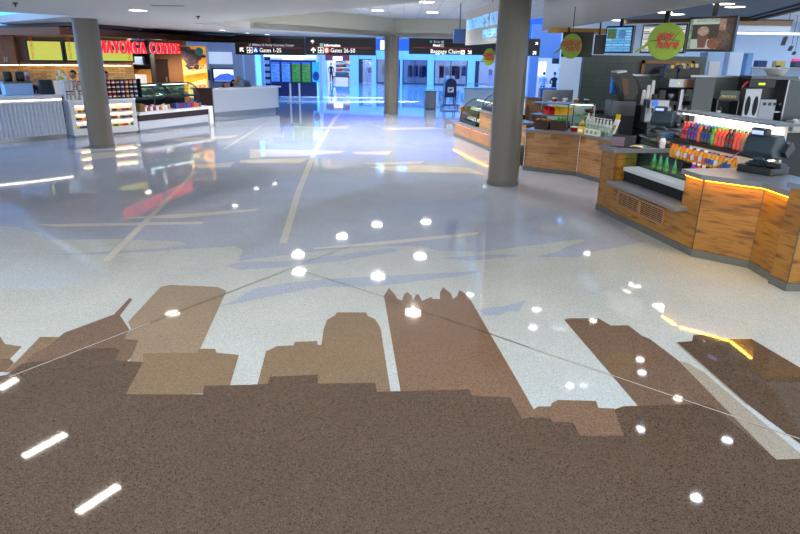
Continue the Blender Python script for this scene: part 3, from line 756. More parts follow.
# tall white squeeze bottle with red pump
sq = thing('squeeze_bottle', 'tall white pump bottle with red spout, left of the syrup rack', 'bottle', G1.w(G1.len + .02, .42, K2), G2.rz)
MB().lathe([(.055, 0), (.06, .02), (.06, .26), (.02, .36), (.015, .42)], n=18).done('bottle_body', M_whitem, sq, smooth=True)
MB().tube([(0, 0, .42), (0, 0, .46), (.14, 0, .47)], .012).done('spout', M_red, sq)
tag(MB().front([(-.06, 0), (.06, 0), (.07, .07), (0, .14), (-.07, .07)], -.004, .004).done('price_tag', M_yellow, loc=G1.w(G1.len - .04, .2, K2 + .16), rz=G2.rz), 'small yellow tag at the left end of the syrup rack', 'tag')
yb = thing('yellow_carton', 'yellow carton at the foot of the syrup rack', 'carton', G2.w(.0, .02, K2), G2.rz)
MB().box(-.1, .1, -.04, .04, 0, .15).done('box', M_yellow, yb); MB().box(-.08, .08, -.042, -.039, .04, .09).done('label_patch', M_whitem, yb)
tc_ = thing('tea_carton', 'pale printed cartons right of the yellow carton below the syrups', 'carton', G2.w(.38, .02, K2), G2.rz)
MB().box(-.24, .24, -.03, .03, 0, .13).done('box', mat('pale carton', 'd8ded0', .5), tc_)
for k in range(3): MB().box(-.2 + k * .15, -.11 + k * .15, -.032, -.029, .03, .1).done('label_patch', mat('sage print', '8aa078', .5), tc_)
# menu card on stand
mc = thing('menu_card', 'tilted white menu card with yellow top, standing right of the syrups', 'menu card', G2.w(.80, .28, K2 + .02), G2.rz - .2)
MB().hexa([(-.11, -.1, 0), (.13, -.1, 0), (.13, -.09, 0), (-.11, -.09, 0), (-.05, .0, .36), (.15, .0, .36), (.15, .01, .36), (-.05, .01, .36)]).done('card', M_whitem, mc)
MB().front([(-.04, .36), (.12, .36), (.14, .47), (-.02, .47)], -.01, .01).done('top_flag', M_yellow, mc)
MB().hexa([(-.06, -.095, .08), (.06, -.095, .08), (.06, -.09, .08), (-.06, -.09, .08), (-.03, -.035, .24), (.09, -.035, .24), (.09, -.03, .24), (-.03, -.03, .24)]).done('picture', mat('food print', 'b88a50', .5), mc)
MB().box(-.11, .13, -.11, .08, -.02, 0).done('foot', M_steel, mc)

# ---------------------------------------------------------------- third low counter with curved cases
A3, B3, C3 = F(453, 136), F(488, 151), F(519, 168) + Vector((-.05, .4, 0))
H1, H2 = Loc(A3, B3), Loc(B3, C3)
k3 = thing('case_counter', 'low wood counter with amber lit ledge under curved food cases, behind the column', 'counter', A3)
for fr_ in (H1, H2):
    n_ = 2
    for k in range(n_):
        panel(fr_, fr_.len * k / n_ + .01, fr_.len * (k + 1) / n_ - .01, .1, .46, .05, .09, M_w_block, k3, A3)
    p = fr_.w(0, -.05) - A3; MB().box(0, fr_.len + .03, 0, .9 if fr_ is H1 else .5, 0, .05).done('ledge', M_grey, k3, loc=(p.x, p.y, .46), rz=fr_.rz)
    p = fr_.w(.1, 0.0) - A3; MB().box(0, fr_.len - .15, 0, .02, 0, .015).done('led_strip', M_ledyellow, k3, loc=(p.x, p.y, .442), rz=fr_.rz, label='glowing amber light strip')
    p = fr_.w(0, .02) - A3; MB().box(0, fr_.len, 0, .1, 0, .1).done('plinth', M_plinth, k3, loc=(p.x, p.y, 0), rz=fr_.rz)
panel(H1, .0, .12, .51, 1.0, .2, .9, M_w_block, k3, A3)
panel(H1, 2.0, H1.len, .51, 1.0, .22, .26, M_w_block, k3, A3); panel(H2, 0, H2.len, .51, 1.0, .22, .26, M_w_block, k3, A3)
for fr_, u0, u1 in ((H1, 1.95, 3.5), (H2, 0, 2.4)):
    p = fr_.w(u0, .16) - A3; MB().box(0, u1 - u0, 0, .7 if fr_ is H1 else .32, 0, .05).done('countertop', M_grey, k3, loc=(p.x, p.y, 1.0), rz=fr_.rz)
def curved_case(fr_, u0, u1, v, z, hgt, label, dep_=.8, foods=True, seed=1, short=''):
    t = thing('curved_food_case', label, 'display case', fr_.w(u0, v, z), fr_.rz); L_ = u1 - u0
    MB().box(0, L_, 0, dep_, 0, .1).done('base', M_black, t)
    arc = [(0.02 + dep_ * .75 * (1 - math.cos(a)), .1 + (hgt - .1) * math.sin(a)) for a in [i * PI / 2 / 8 for i in range(9)]]
    out = arc + [(y + .008, z_ - .004) for y, z_ in arc[::-1]]
    MB().side(out, 0.01, L_ - .01).done('curved_glass', M_glass, t, smooth=True)
    for x in (0, L_ - .02):
        MB().tube([(x + .01, y, z_) for y, z_ in arc], .014, 6).done('end_rib', M_black, t)
    MB().box(0, L_, dep_ * .72, dep_, hgt - .03, hgt).done('top_plate', M_steel, t)
    MB().box(.02, L_ - .02, dep_ - .02, dep_, .1, hgt - .03).done('back_panel', M_pale, t)
    MB().box(.03, L_ - .03, dep_ * .38, dep_ - .03, hgt * .52, hgt * .52 + .012).done('glass_shelf', M_glassg, t)
    MB().box(.05, L_ - .05, dep_ * .7, dep_ * .7 + .02, hgt - .05, hgt - .035).done('light_tube', mat('case tube', 'ffffff', .5, emit='fff4e0', es=6), t, label='glowing white light tube')
    if foods:
        rr = random.Random(seed)
        for lev, yy in (((.1, .3), (hgt * .52 + .012, .42)) if dep_ > .6 else ((.1, .2),)):
            x = .14
            while x < L_ - .14:
                c = rr.choice(['d8b880', 'c89058', 'e8dcc0', 'b05a34', 'a8b870', 'e0d0b8'])
                sh_ = short
                tag(MB().lathe([(.10, 0), (.12, .012), (.1, .014)], n=16).done('serving_plate', M_whitem, loc=fr_.w(u0 + x, v + yy, z + lev + .001)), 'white plate of food inside the ' + sh_, 'plate', 'plates inside the ' + sh_)
                tag(MB().ball((0, 0, .03), .085, .085, .045, 10).done('pastry', mat('pastry ' + c, c, .6), loc=fr_.w(u0 + x, v + yy, z + lev + .014), smooth=True), 'rounded pastry on a white plate inside the ' + sh_, 'pastry', 'pastries inside the ' + sh_)
                x += .3
    return t
curved_case(H1, .2, 1.85, .15, .51, .75, 'curved glass food case at the far end of the low lit counter', seed=2, short='farthest curved food case')
curved_case(H1, 1.95, 3.4, .3, 1.05, .5, 'curved glass case on the raised wooden counter left of the column', seed=3, short='curved case left of the column')
curved_case(H2, .2, 1.45, .17, 1.05, .55, 'curved glass case half hidden behind the nearest column', dep_=.36, seed=4, short='half hidden curved case')
q0 = G1.w(-.1, 1.05)
H3 = Loc(q0, G1.w(1.1, 1.2))
curved_case(H3, 0, 1.25, .1, .9, .62, 'curved glass sandwich case behind the snack rack', seed=5, short='glass sandwich case')
sb = thing('case_stand', 'dark base cabinet under the glass sandwich case behind the snack rack', 'cabinet', H3.w(0, .1), H3.rz)
MB().box(0, 1.25, 0, .8, 0, .9).done('cabinet', M_charcoal, sb)
for k, (c, lab) in enumerate([('b02a20', 'red'), ('d8d8d8', 'white'), ('d07020', 'orange'), ('404048', 'dark')]):
    tg = thing('food_jar', lab + ' lidded tub standing on top of the glass sandwich case', 'tub', H3.w(.2 + k * .27, .78, 1.52), H3.rz)
    MB().lathe([(.05, 0), (.065, .08)], n=14).done('tub_body', mat('tub ' + c, c, .4), tg, smooth=True); MB().lathe([(.068, .08), (.068, .095)], n=14).done('lid', M_whitem, tg)
# low wooden wall and stainless sheet beyond
p = D(545, 93, 19.5)
sw = thing('wood_partition', 'low block-wood partition seen behind the glass sandwich case', 'partition', (3.7, 19.6, 0), 0)
MB().box(0, 1.1, 0, .08, 0, 1.4).done('panel', M_w_block, sw); MB().box(-.02, 1.12, -.02, .1, 1.4, 1.44).done('cap_rail', M_grey, sw)
sp_ = thing('steel_screen', 'pale steel sneeze panel standing left of the slate wall', 'screen panel', (3.95, 18.0, 0), 0)
MB().box(0, .85, 0, .03, 1.0, 1.75).done('sheet', M_aluminium, sp_); 
for x in (.02, .8): MB().box(x, x + .04, 0, .04, 0, 1.0).done('leg', M_steel, sp_)
# ---------------------------------------------------------------- slate walls, back bar and machines
SW = 17.0
structure(MB().box(0, 3.2, 0, .2, 0, 2.68).done('wall_right', M_slate, loc=(4.72, SW, 0)))
PW = 14.3
structure(MB().box(0, 6.5, 0, .15, 0, 2.24).done('wall_right', M_slate_lo, loc=(4.98, PW, 0)))
structure(MB().box(-.03, 6.5, -.03, .18, 2.24, 2.28).done('trim_1', M_steel, loc=(4.98, PW, 0)))
bb = thing('back_bar', 'dark back counter with steel top along the low slate wall', 'counter', (5.25, PW - .9, 0))
MB().box(0, 5.3, .05, .85, 0, 1.16).done('cabinet', M_charcoal, bb); MB().box(-.02, 5.32, 0, .9, 1.16, 1.2).done('countertop', M_steel, bb)
BT = 1.2
YB = PW - .45
def onbar(px, y=YB): 
    d = D(px, 100, y); return Vector((d.x, y, BT))
def zz(py, px, Y): return D(px, py, Y).z
# framed pass-through in the slate wall
wf = thing('serving_hatch', 'wood-framed hatch in the slate wall with a dark draped shape inside', 'hatch', (0, SW - .02, 0))
xl, xr = D(641, 65, SW).x, D(693, 65, SW).x; zt, zb = 2.57, 2.1
f_ = MB(); f_.box(xl, xr, -.06, 0, zt - .08, zt); f_.box(xl, xl + .08, -.06, 0, zb - .3, zt); f_.box(xr - .08, xr, -.06, 0, zb - .3, zt)
f_.done('frame', mat('hatch wood', '9a7448', .5), wf)
MB().box(xl + .08, xr - .08, -.02, -.005, zb - .3, zt - .08).done('opening', mat('hatch inside', '5a6070', .6), wf)
MB().box(xl + .9, xl + .93, -.05, -.02, zb - .3, zt - .08).done('mullion', M_aluminium, wf)
dr = MB(); dr.ball((xl + .52, -.12, 2.3), .26, .1, .13); dr.box(xl + .26, xl + .78, -.2, -.06, 2.0, 2.28)
tag(dr.done('covered_machine', M_blackmatte, loc=(0, SW - .02, 0), smooth=True), 'black covered machine inside the wood-framed hatch', 'machine')

# coffee brewer
x0 = onbar(661).x; x1 = onbar(689).x
br = thing('coffee_brewer', 'large stainless twin coffee brewer with two urns against the slate wall', 'coffee machine', (x0, YB, BT)); W_ = x1 - x0
MB().box(0, W_, -.3, .25, .84, 1.02).done('hood', M_steel, br, bevel=.01)
MB().box(W_ * .92, W_ + .28, -.28, .25, .80, 1.02).done('side_tank', M_darksteel, br)
MB().box(.0, W_, .2, .25, 0, .8).done('back_panel', M_blackmatte, br)
for k in range(2):
    u_ = MB().lathe([(.11, .06), (.12, .08), (.12, .44), (.09, .48)], cx=W_ * (.25 + .5 * k), cy=-.05, n=20)  .done('urn', M_aluminium, br, smooth=True)
    MB().box(W_ * (.25 + .5 * k) - .02, W_ * (.25 + .5 * k) + .02, -.22, -.16, .1, .16).done('tap', M_black, u_)
    MB().lathe([(.05, .56), (.10, .64), (.10, .70)], cx=W_ * (.25 + .5 * k), cy=-.08, n=18).done('brew_basket', M_steel, br, smooth=True)
MB().box(W_ * .45, W_ * .56, -.3, -.2, .1, .8).done('control_column', M_aluminium, br)
MB().box(-.02, W_, -.25, .2, .48, .56).done('warmer_shelf', M_black, br)
MB().box(-.14, -.02, -.25, .2, 0, .78).done('side_panel', M_black, br)
MB().box(W_ * .3, W_ * .36, -.305, -.299, .91, .94).done('indicator', mat('amber lamp', 'f0c020', .5, emit='f0c020', es=.8), br)
MB().box(W_ * .5, W_ * .95, -.304, -.3, .855, 1.0).done('name_plate', mat('copper plate', 'a88068', .3, .5), br)
# condiment boxes on the brewer
for k, (px, lab) in enumerate([(668, 'left'), (680, 'right')]):
    cb_ = thing('condiment_box', 'black condiment organiser on top of the coffee brewer, ' + lab + ' one of the pair', 'organiser', (D(px, 75, YB).x, YB - .05, BT + 1.021))
    MB().box(-.16 + .02 * k, .16, -.12, .12, 0, .2).done('box', M_black, cb_)
    for j, c in enumerate(['3a5a90', 'd8c060', '5a80a0', 'e8e0d0'][:2 + k]):
        MB().box(-.12 + j * .09, -.05 + j * .09, -.1, .02, .03, .27).done('packet_stack', mat('packet ' + c, c, .5), cb_)
    MB().box(-.14, .14, -.123, -.119, .03, .13).done('front_print', mat('print dim', '3c3838', .5), cb_)
for k, (px, lab) in enumerate([(683, 'pale lids'), (692, 'brown packets')]):
    cb_ = thing('condiment_box', 'black box of ' + lab + ' on the steel cap of the low slate wall', 'organiser', (D(px, 68, PW).x, PW + .07, 2.281))
    MB().box(-.2, .18, -.09, .09, 0, .16).done('box', M_black, cb_)
    for j in range(3): MB().box(-.15 + j * .11, -.08 + j * .11, -.06, .05, .05, .24).done('packet_stack', mat('packet e8e0d0', 'e8e0d0', .5) if (j + k) % 2 else M_yellow, cb_)
# stack of white cups left of brewer
for k in range(3):
    tag(MB().lathe([(.045, 0), (.05, .02), (.035, .5 - .1 * k), (.0, .52 - .1 * k)], n=14).done('cup_stack', M_whitem, loc=(x0 - .22 - .09 * k, YB - .02, BT + .46), smooth=True),
        ['tallest white cup stack left of the brewer', 'middle white cup stack left of the brewer', 'shortest white cup stack left of the brewer'][k], 'cups')
csd = thing('cup_shelf', 'small dark shelf carrying white cup stacks beside the brewer', 'shelf', (x0 - .31, YB, BT))
MB().box(-.17, .15, -.2, .2, .43, .45).done('board', M_darksteel, csd)
for sx in (-.16, .14):
    MB().box(sx, sx + .015, -.2, .2, 0, .43).done('side', M_darksteel, csd)
# espresso machine
em = thing('espresso_machine', 'compact steel espresso machine with blue dial left of the brewer', 'coffee machine', (onbar(650).x, YB - .35, BT))
MB().box(-.2, .2, -.2, .2, 0, .12).done('drip_base', M_darksteel, em); MB().box(-.2, .2, .0, .2, .12, .6).done('body', M_steel, em, bevel=.015)
MB().box(-.2, .2, -.2, .0, .42, .6).done('brew_head', M_steel, em, bevel=.012)
for sx in (-.1, .1): MB().tube([(sx, -.12, .42), (sx, -.12, .34), (sx, -.3, .33)], .022).done('portafilter', M_black, em)
MB().lathe([(.06, 0), (.06, .03)], n=18).done('dial', mat('dial blue', '2060c0', .3, emit='2a6ad0', es=.5), em, loc=(-.1, -.2, .53), rot=(PI / 2, 0, 0))
MB().lathe([(.05, .6), (.06, .62), (.06, .70)], cx=-.05, n=14).done('bean_hopper', M_black, em)
# open lidded grill and towel dispenser near slate wall
td = thing('towel_dispenser', 'bright blue paper towel dispenser on the slate wall', 'towel dispenser', (D(616, 85, PW).x, PW - .005, 1.86)); td.scale = (.76,) * 3
MB().side([(-.22, 0), (-.24, .25), (-.17, .48), (0, .5), (0, 0)], -.18, .14).done('cover', mat('dispenser blue', '1f6ed0', .25), td, bevel=.02)
MB().box(.15, .34, -.12, 0, .0, .5).done('side_panel', M_whitem, td)
gl = thing('open_grill', 'dark olive rounded grill lid standing open in front of the blue dispenser', 'grill', (D(622, 100, 14.0).x - .03, 13.9, 1.42)); gl.scale = (.92,) * 3
MB().box(-.3, .25, -.25, .3, 0, .35).done('base', M_darksteel, gl, bevel=.01)
gst = thing('grill_stand', 'dark cabinet under the open olive grill', 'cabinet', (D(622, 100, 14.0).x + .02, 13.98, 0)); MB().box(-.2, .22, -.2, .22, 0, 1.419).done('cabinet', M_charcoal, gst)
arc = [(-.12, .32)] + [(-.17 + .36 * math.sin(a) * 1.0, .42 + .36 - .36 * math.cos(a)) for a in [PI * (.15 + .1 * i) for i in range(7)]] + [(-.22, 1.02)]
lid = MB(); lid.front([(-.02, .36), (.16, .38), (.27, .5), (.28, .68), (.2, .84), (.02, .98), (-.22, 1.0), (-.26, .94)], -.2, .2)
lo_ = lid.done('lid', mat('olive lid', '2e3228', .4), gl, bevel=.02)
MB().front([(-.16, .88), (.0, .84), (.06, .5), (-.04, .46)], -.215, -.20).done('inner_plate', mat('toasted plate', '6a4a34', .5), lo_)
MB().front([(-.26, .96), (-.05, .99), (-.05, 1.03), (-.28, 1.0)], -.22, .22).done('handle', M_steel, lo_)
wt = thing('work_shelf', 'pale steel shelf in front of the open grill', 'shelf', (D(588, 107, 16.5).x, 16.5, 0))
MB().box(-.15, .6, -.3, .25, 1.34, 1.38).done('board', M_steel, wt)
for sx in (-.12, .52):
    for sy in (-.26, .2): MB().box(sx, sx + .04, sy, sy + .04, 0, 1.34).done('leg', M_steel, wt)
MB().box(-.15, .6, -.31, -.29, 1.26, 1.34).done('apron', mat('apron navy', '1a2238', .4), wt)
# tall slate end panel
ep = thing('end_panel', 'tall slate panel beside the coffee brewer with a diagonal reflection', 'panel', (D(692, 90, YB).x - .1, YB - .5, 0))
MB().box(-.1, .32, -.03, .03, .96, 2.25).done('board', mat('slate panel', '50595a', .25), ep); MB().box(-.1, .32, -.03, .03, 0, .96).done('foot_board', M_charcoal, ep)
# second espresso / bean to cup machine at right
cm = thing('coffee_machine', 'wide black coffee machine with white button panel on the right of the back bar', 'coffee machine', (onbar(748).x, YB, BT)); 
W2 = onbar(773).x - onbar(748).x
MB().box(-.15, W2 + .1, -.2, .25, .35, .38).done('drip_tray', M_steel, cm)
MB().box(-.15, W2 + .1, .05, .25, .0, 1.05).done('body', M_black, cm)
MB().box(-.15, W2 + .3, -.25, .25, 1.03, 1.1).done('top_plate', M_darksteel, cm)
MB().box(-.2, .35, -.3, .0, .86, 1.04).done('control_head', M_black, cm, bevel=.01)
MB().box(.0, .13, -.306, -.3, .92, .96).done('display', mat('lime display', 'c0f020', .5, emit='c8f020', es=1.2), cm)
bp_ = MB().box(.15, W2 - .05, -.22, -.18, .15, .62).done('button_panel', mat('panel grey', 'a8aebc', .4), cm)
for k in range(4): MB().box(.22 + k * .11, .28 + k * .11, -.23, -.22, .5, .56).done('button', M_black, bp_)
MB().box(W2 + .1, W2 + .13, -.25, .2, 0, 1.03).done('side_post', M_steel, cm)
MB().box(W2 + .14, W2 + .75, -.2, .2, 0.1, 1.02).done('side_cabinet', mat('slate cab', '4a5456', .3), cm)
MB().tube([(-.2, -.25, .98), (-.28, -.3, .95), (-.36, -.33, .86)], .02).done('lever', M_red, cm)
# double dispenser
dd = thing('grain_dispenser', 'steel twin dispenser with two dark oval windows', 'dispenser', (onbar(741).x, YB - .35, BT))
MB().box(-.17, .17, -.1, .15, 0.12, .85).done('body', M_steel, dd, bevel=.015); MB().box(-.2, .2, -.15, .18, 0, .12).done('base', M_darksteel, dd)
for sx in (-.08, .08): MB().lathe([(.055, 0), (.055, .015)], n=16).done('window', M_blackmatte, dd, loc=(sx, -.1, .5), rot=(PI / 2, 0, 0)).scale = (.85, 3.6, 1)
# glass shelf unit with pastries and small goods
gs = thing('pastry_stand', 'low black stand with glass guard and small pastries on the back bar', 'stand', (onbar(723).x, YB - .3, BT))
MB().box(-.35, .12, -.15, .2, .60, .63).done('board', M_black, gs); 
for sx in (-.34, .10): MB().box(sx, sx + .02, -.15, .2, 0, .6).done('side', M_darksteel, gs)
MB().box(-.3, .1, -.14, -.135, .63, .8).done('guard', M_glass, gs)
for k in range(4): tag(MB().ball((0, 0, 0), .05, .05, .035).done('muffin', mat('muffin', 'e8a040', .6), loc=gs.location + Vector((-.16 + k * .075, 0, .666)), smooth=True), 'golden muffin on the low black pastry stand', 'muffin', 'muffins on the stand')
wj = tag(MB().lathe([(.07, 0), (.075, .02), (.06, .28), (.045, .3), (.045, .36)], n=16).done('milk_jug', mat('jug pale', 'b8c8c4', .2), loc=(onbar(712).x, YB - .35, BT), smooth=True), 'pale tall jug at the left end of the pastry stand', 'jug')
MB().lathe([(.05, .36), (.05, .39)], n=16).done('lid', M_whitem, wj)
pb_ = MB(); rr_ = random.Random(9); vs_ = [pb_.bm.verts.new((rr_.uniform(-.16, .16), rr_.uniform(-.12, .12), rr_.uniform(0, .2) * (1 - abs(k - 9) / 20))) for k in range(20)]; bmesh.ops.convex_hull(pb_.bm, input=vs_)
tag(pb_.done('plastic_bag', mat('bag white', 'eef0f2', .4), loc=(onbar(729).x, YB - .78 + .45, BT)), 'white crumpled plastic bag on the back bar behind the cooler canopy', 'bag')
mk = thing('blender_jug', 'steel mixing machine with clear jug under the pastry stand', 'blender', (onbar(720).x, YB - .1, BT))
MB().box(-.1, .1, -.1, .1, 0, .2).done('base', M_steel, mk, bevel=.02); MB().lathe([(.06, .2), (.08, .45)], n=14).done('jug', M_glass, mk, smooth=True)
for k, (px, c, lab) in enumerate([(751, 'd8c020', 'yellow round tag'), (748, 'b06020', 'amber jar')]):
    tag(MB().lathe([(.05, 0), (.055, .02), (.05, .16), (.03, .19)], n=14).done('jar', mat('jar ' + c, c, .3), loc=(onbar(px).x, YB - .42, BT), smooth=True), lab + (' jar' if 'tag' in lab else '') + ' beside the white button panel', 'jar')
# white bowl on the cap
bw = D(774, 77, PW + .1)
tag(MB().lathe([(.12, 0), (.14, .01), (.25, .15), (.26, .16), (.24, .155), (.12, .02)], n=32).done('white_bowl', M_whitem, loc=(bw.x, PW + .07, 2.281), smooth=True), 'white flared bowl on the steel cap of the low slate wall', 'bowl')
tj = thing('spice_jar', 'small jar with dark top standing in the white bowl', 'jar', (bw.x + .03, PW + .07, 2.31)); MB().lathe([(.05, 0), (.05, .16)], n=12).done('glass_body', mat('jar pale', 'd8d8d0', .2), tj); MB().lathe([(.052, .16), (.052, .2)], n=12).done('lid', M_black, tj)
ib = thing('ice_bin', 'pale ribbed machine at the far right behind the large cash register', 'machine', (onbar(795).x, YB - .6, BT))
MB().box(-.35, .6, -.1, .2, 0, .22).done('body', mat('cream plastic', 'b4b4a8', .4), ib, bevel=.02)
for k in range(5): MB().ball((-.25 + k * .14, .05, .22), .07, .06, .04).done('ice_lid', M_pale, ib, smooth=True)

# ---------------------------------------------------------------- canopy of the kiosk
M_fascia = mat('fascia metal', 'a8a8a6', .3, .3, noise=.05, nscale=2)
M_under = mat('canopy underside', '6c6e72', .5)
CX = 3.92
structure(MB().box(CX, CX + .12, 3.8, 18.7, 3.3, 4.2).done('trim_2', M_fascia))
structure(MB().prism([(CX + .12, 3.8), (CX + .12, 18.7), (6.6, 20), (9.4, 17.6), (7.75, 12), (6.0, 5.9), (5.4, 3.8)], 3.7, 3.82).done('ceiling', M_under))
def beam(a, b, z0, z1, th, m, nm='trim_3'):
    l = Loc(a, b); return structure(MB().box(0, l.len, -th / 2, th / 2, z0, z1).done(nm, m, loc=l.o, rz=l.rz))
M_cwood = mat('canopy wood', '6a4a26', .5)
beam((9.4, 17.6), (7.75, 12), 3.62, 3.72, .12, M_cwood); beam((7.75, 12), (5.2, 2.5), 3.62, 3.72, .12, M_cwood)
beam((9.2, 17.6), (7.55, 12), 3.66, 3.7, .1, M_black); beam((6.6, 20), (9.4, 17.6), 3.6, 3.7, .12, M_cwood)
bm_ = beam((D(550, 31, 16.6).x, 16.6), (D(606, 29, 16.6).x, 16.6), 3.19, 3.3, .5, mat('yellow wood', 'c8963c', .5), 'trim_4')
for q in [(593, 321), (557, 324), (572, 340), (574, 353), (603, 383), (640, 360), (642, 373), (678, 399), (570, 386), (640, 430), (727, 441), (696, 499)]:
    p = F(*q, -3.7)
    if p.x > CX + .25:
        warm = q[1] in (340, 353, 321, 360, 399)
        spot_light('canopy_lamp', (p.x, p.y, 3.68), (p.x, p.y, 0), 35, (1, .93, .82) if warm else (.93, .96, 1), 120, .05, .7)
        downlight(p, 3.7, .085, 'small round downlight in the grey kiosk canopy' if not warm else 'small warm downlight in the grey kiosk canopy', 'kiosk canopy downlights ' + ('warm' if warm else 'cool'), M_down if warm else M_downb)
    else:
        p = F(*q, -4.2); downlight(p, 4.2, .085, 'small round downlight in the raised tiled ceiling', 'downlights in the raised ceiling', M_downb)
for q in [(470, 295), (549, 262), (533, 328), (536, 310)]:
    p = F(*q, -4.2); downlight(p, 4.2, .1, 'small round downlight in the raised tiled ceiling', 'downlights in the raised ceiling', M_downb)
for q in [(618, 20), (638, 20.5), (664, 12), (676, 14), (724, 3.5), (735, 6.5)]:
    p = F(*q, 3.7)
    downlight(p, 3.7, .2, 'broad flat downlight inside the kiosk canopy above the menu screens', 'broad canopy lights over the screens', M_ledwhite)
# hanging name panel
N0, N1 = D(466, 30, 20.2), D(497, 30, 15.9)
LN = Loc(N0, N1)
npn = thing('name_panel', 'large grey hanging name panel with glowing blue-white letters left of the column', 'sign', LN.w(0, 0, 2.92), LN.rz)
MB().box(0, LN.len + 2.2, 0, .15, 0, .95).done('board', mat('panel grey paint', '9a9a98', .45), npn)
M_lettb = mat('letter blue white', '8cc4f8', .4, emit='7cbcf8', es=.4)
lettering("NATURE'S KITCHEN", .42, M_lettb, npn, (.28, -.02, .42), width=6.0, bold=.0, space=1.2, depth=.02, label='glowing blue-white letters')
lettering("FRESH", .30, M_lettb, npn, (2.75, -.02, .14), width=1.6, bold=.0, space=1.2, depth=.02, label='glowing blue-white letters')
nb_ = thing('blue_box_sign', 'dark blue hanging box at the far end of the grey name panel', 'sign', (D(460, 36, 21).x, 21, D(460, 43, 21).z))
MB().box(-.2, .22, 0, .3, 0, .42).done('board', mat('box blue', '28467c', .4), nb_); MB().tube([(0, .15, .42), (0, .15, 4.2 - D(460, 43, 21).z)], .015).done('hanger', M_black, nb_)

# lime leaf signs
def leaf_sign(px, py, Y, rx, rzr, lines, label, zt, rz, slant=.25):
    c = D(px, py, Y)
    t = thing('leaf_sign', label, 'sign', c, rz)
    pts = [(rx * math.cos(a) * (1 + .0 * math.sin(a)), rzr * math.sin(a) * (1.04 if math.sin(a) < 0 else 1)) for a in [2 * PI * i / 40 for i in range(40)]]
    MB().front(pts, -.02, .02).done('leaf_plate', M_lime, t)
    MB().front([(x * 1.0, z) for x, z in pts], .02, .05).done('edge_band', M_limeedge, t)
    MB().front([(-rx * .9, .02), (-rx * 1.25, -rzr * .3), (-rx * 1.65, -rzr * .55), (-rx * 1.66, -rzr * .72), (-rx * 1.2, -rzr * .45), (-rx * .85, -rzr * .18)], -.015, .02).done('stem', M_lime, t)
    v = MB()
    v.tube([(-rx * .9, -.024, -rzr * .02), (0, -.024, rzr * .12), (rx * .75, -.024, rzr * .0)], .004, 5)
    for s in (-.45, -.05, .35):
        v.tube([(rx * s, -.024, rzr * .08), (rx * (s + .3), -.024, rzr * .5)], .0035, 5); v.tube([(rx * s, -.024, rzr * .08), (rx * (s + .25), -.024, -rzr * .45)], .0035, 5)
    v.done('veins', M_black, t)
    sz = rzr * 1.0 / max(2, len(lines)) * 1.3
    for i, s in enumerate(lines):
        lettering(s, sz, M_red, t, (-rx * .1 + rx * .18 * i, -.035, rzr * .12 - i * sz * .75), align='CENTER', bold=.003, depth=.006, shear=slant, label='red slanted letters')
    MB().tube([(0, .03, rzr * .95), (0, .03, zt - c.z)], .008, 6).done('hanger', M_black, t)
    return t
leaf_sign(666, 41, 10.4, .27, .27, ['pay', 'here'], 'large round lime leaf sign reading pay here in front of a menu screen', 3.7, -.25)
leaf_sign(571.5, 46, 15.2, .235, .27, ['pickup', 'here'], 'round lime leaf sign reading pickup here before a dark screen', 3.7, -.2)
leaf_sign(489, 57, 19, .17, .24, ['order', 'here', 'too'][:2], 'small oval lime sign with magenta words left of the column', 4.2, -.5)

# menu screens
def wall_tv(p0, p1, z0, z1, name, label, scr, hang, tilt=0.0):
    l = Loc(p0, p1); t = thing('menu_screen', label, 'screen', l.w(0, 0, z0), l.rz); hgt = z1 - z0
    MB().box(0, l.len, 0, .09, 0, hgt).done('housing', M_black, t, bevel=.008)
    s = MB().box(.035, l.len - .035, -.004, 0, .035, hgt - .035).done('display', scr, t, label=name)
    MB().box(l.len * .45, l.len * .55, .04, .08, hgt, hang - z0).done('mount', M_black, t)
    return t, l, hgt
S_menu = screen('menu list', '2a3440', 'e8e4da', .75, 16, 3, 'd8dce0')
S_blue = screen('menu blue', '5fb0e8', '9fd4f4', .6, 9, 2, '3a90d8')
t2, l2, h2 = wall_tv(D(605, 40, 15.6), D(632.5, 38, 15.0), 2.72, 3.32, 'bright blue menu page', 'blue menu screen with round emblem, left of the list screen', S_blue, 3.695)
MB().front([(.06, h2 - .28), (.3, h2 - .28), (.3, h2 - .06), (.06, h2 - .06)], -.008, -.004).done('picture', mat('food collage', '4a6a50', .5, emit='4a6a40', es=.5, noise=.8, nscale=18), t2)
MB().lathe([(.1, 0), (.1, .004)], n=24).done('round_emblem', mat('emblem', '5878a0', .5, emit='486a9a', es=.6), t2, loc=(.47, -.005, h2 - .18), rot=(PI / 2, 0, 0))
t3, l3, h3 = wall_tv(D(641, 40, 14.2), D(686, 38, 13.4), 2.72, 3.3, 'pale menu page', 'pale menu screen with text columns behind the pay here sign', S_menu, 3.7)
t4, l4, h4 = wall_tv(D(687, 36, 12.7), D(735, 33, 12.0), 2.75, 3.37, 'advert page', 'menu screen with whipped coffee drink and biscuits on the right', mat('advert back', '0a0a0a', .4, emit='3a302c', es=.5), 3.7)
def em(name, c, es=.55, noise=0, nscale=20):
    m = mat(name, c, .4, emit=c, es=es, noise=noise, nscale=nscale)
    b = m.node_tree.nodes['Principled BSDF']
    if noise:
        L_ = b.inputs['Base Color'].links[0]; src = L_.from_socket; m.node_tree.links.remove(L_); m.node_tree.links.new(src, b.inputs['Emission Color'])
    b.inputs['Base Color'].default_value = (.01, .01, .01, 1)
    return m
w4 = l4.len
MB().box(.09, w4 * .66, -.007, -.004, h4 * .78, h4 - .04).done('header', em('ad header', 'b4c4b8'), t4)
lettering("NATURE'S KITCHEN", .07, em('ad letter', '5a6a50', .4), t4, (.16, -.009, h4 * .85), width=.42, depth=.001)
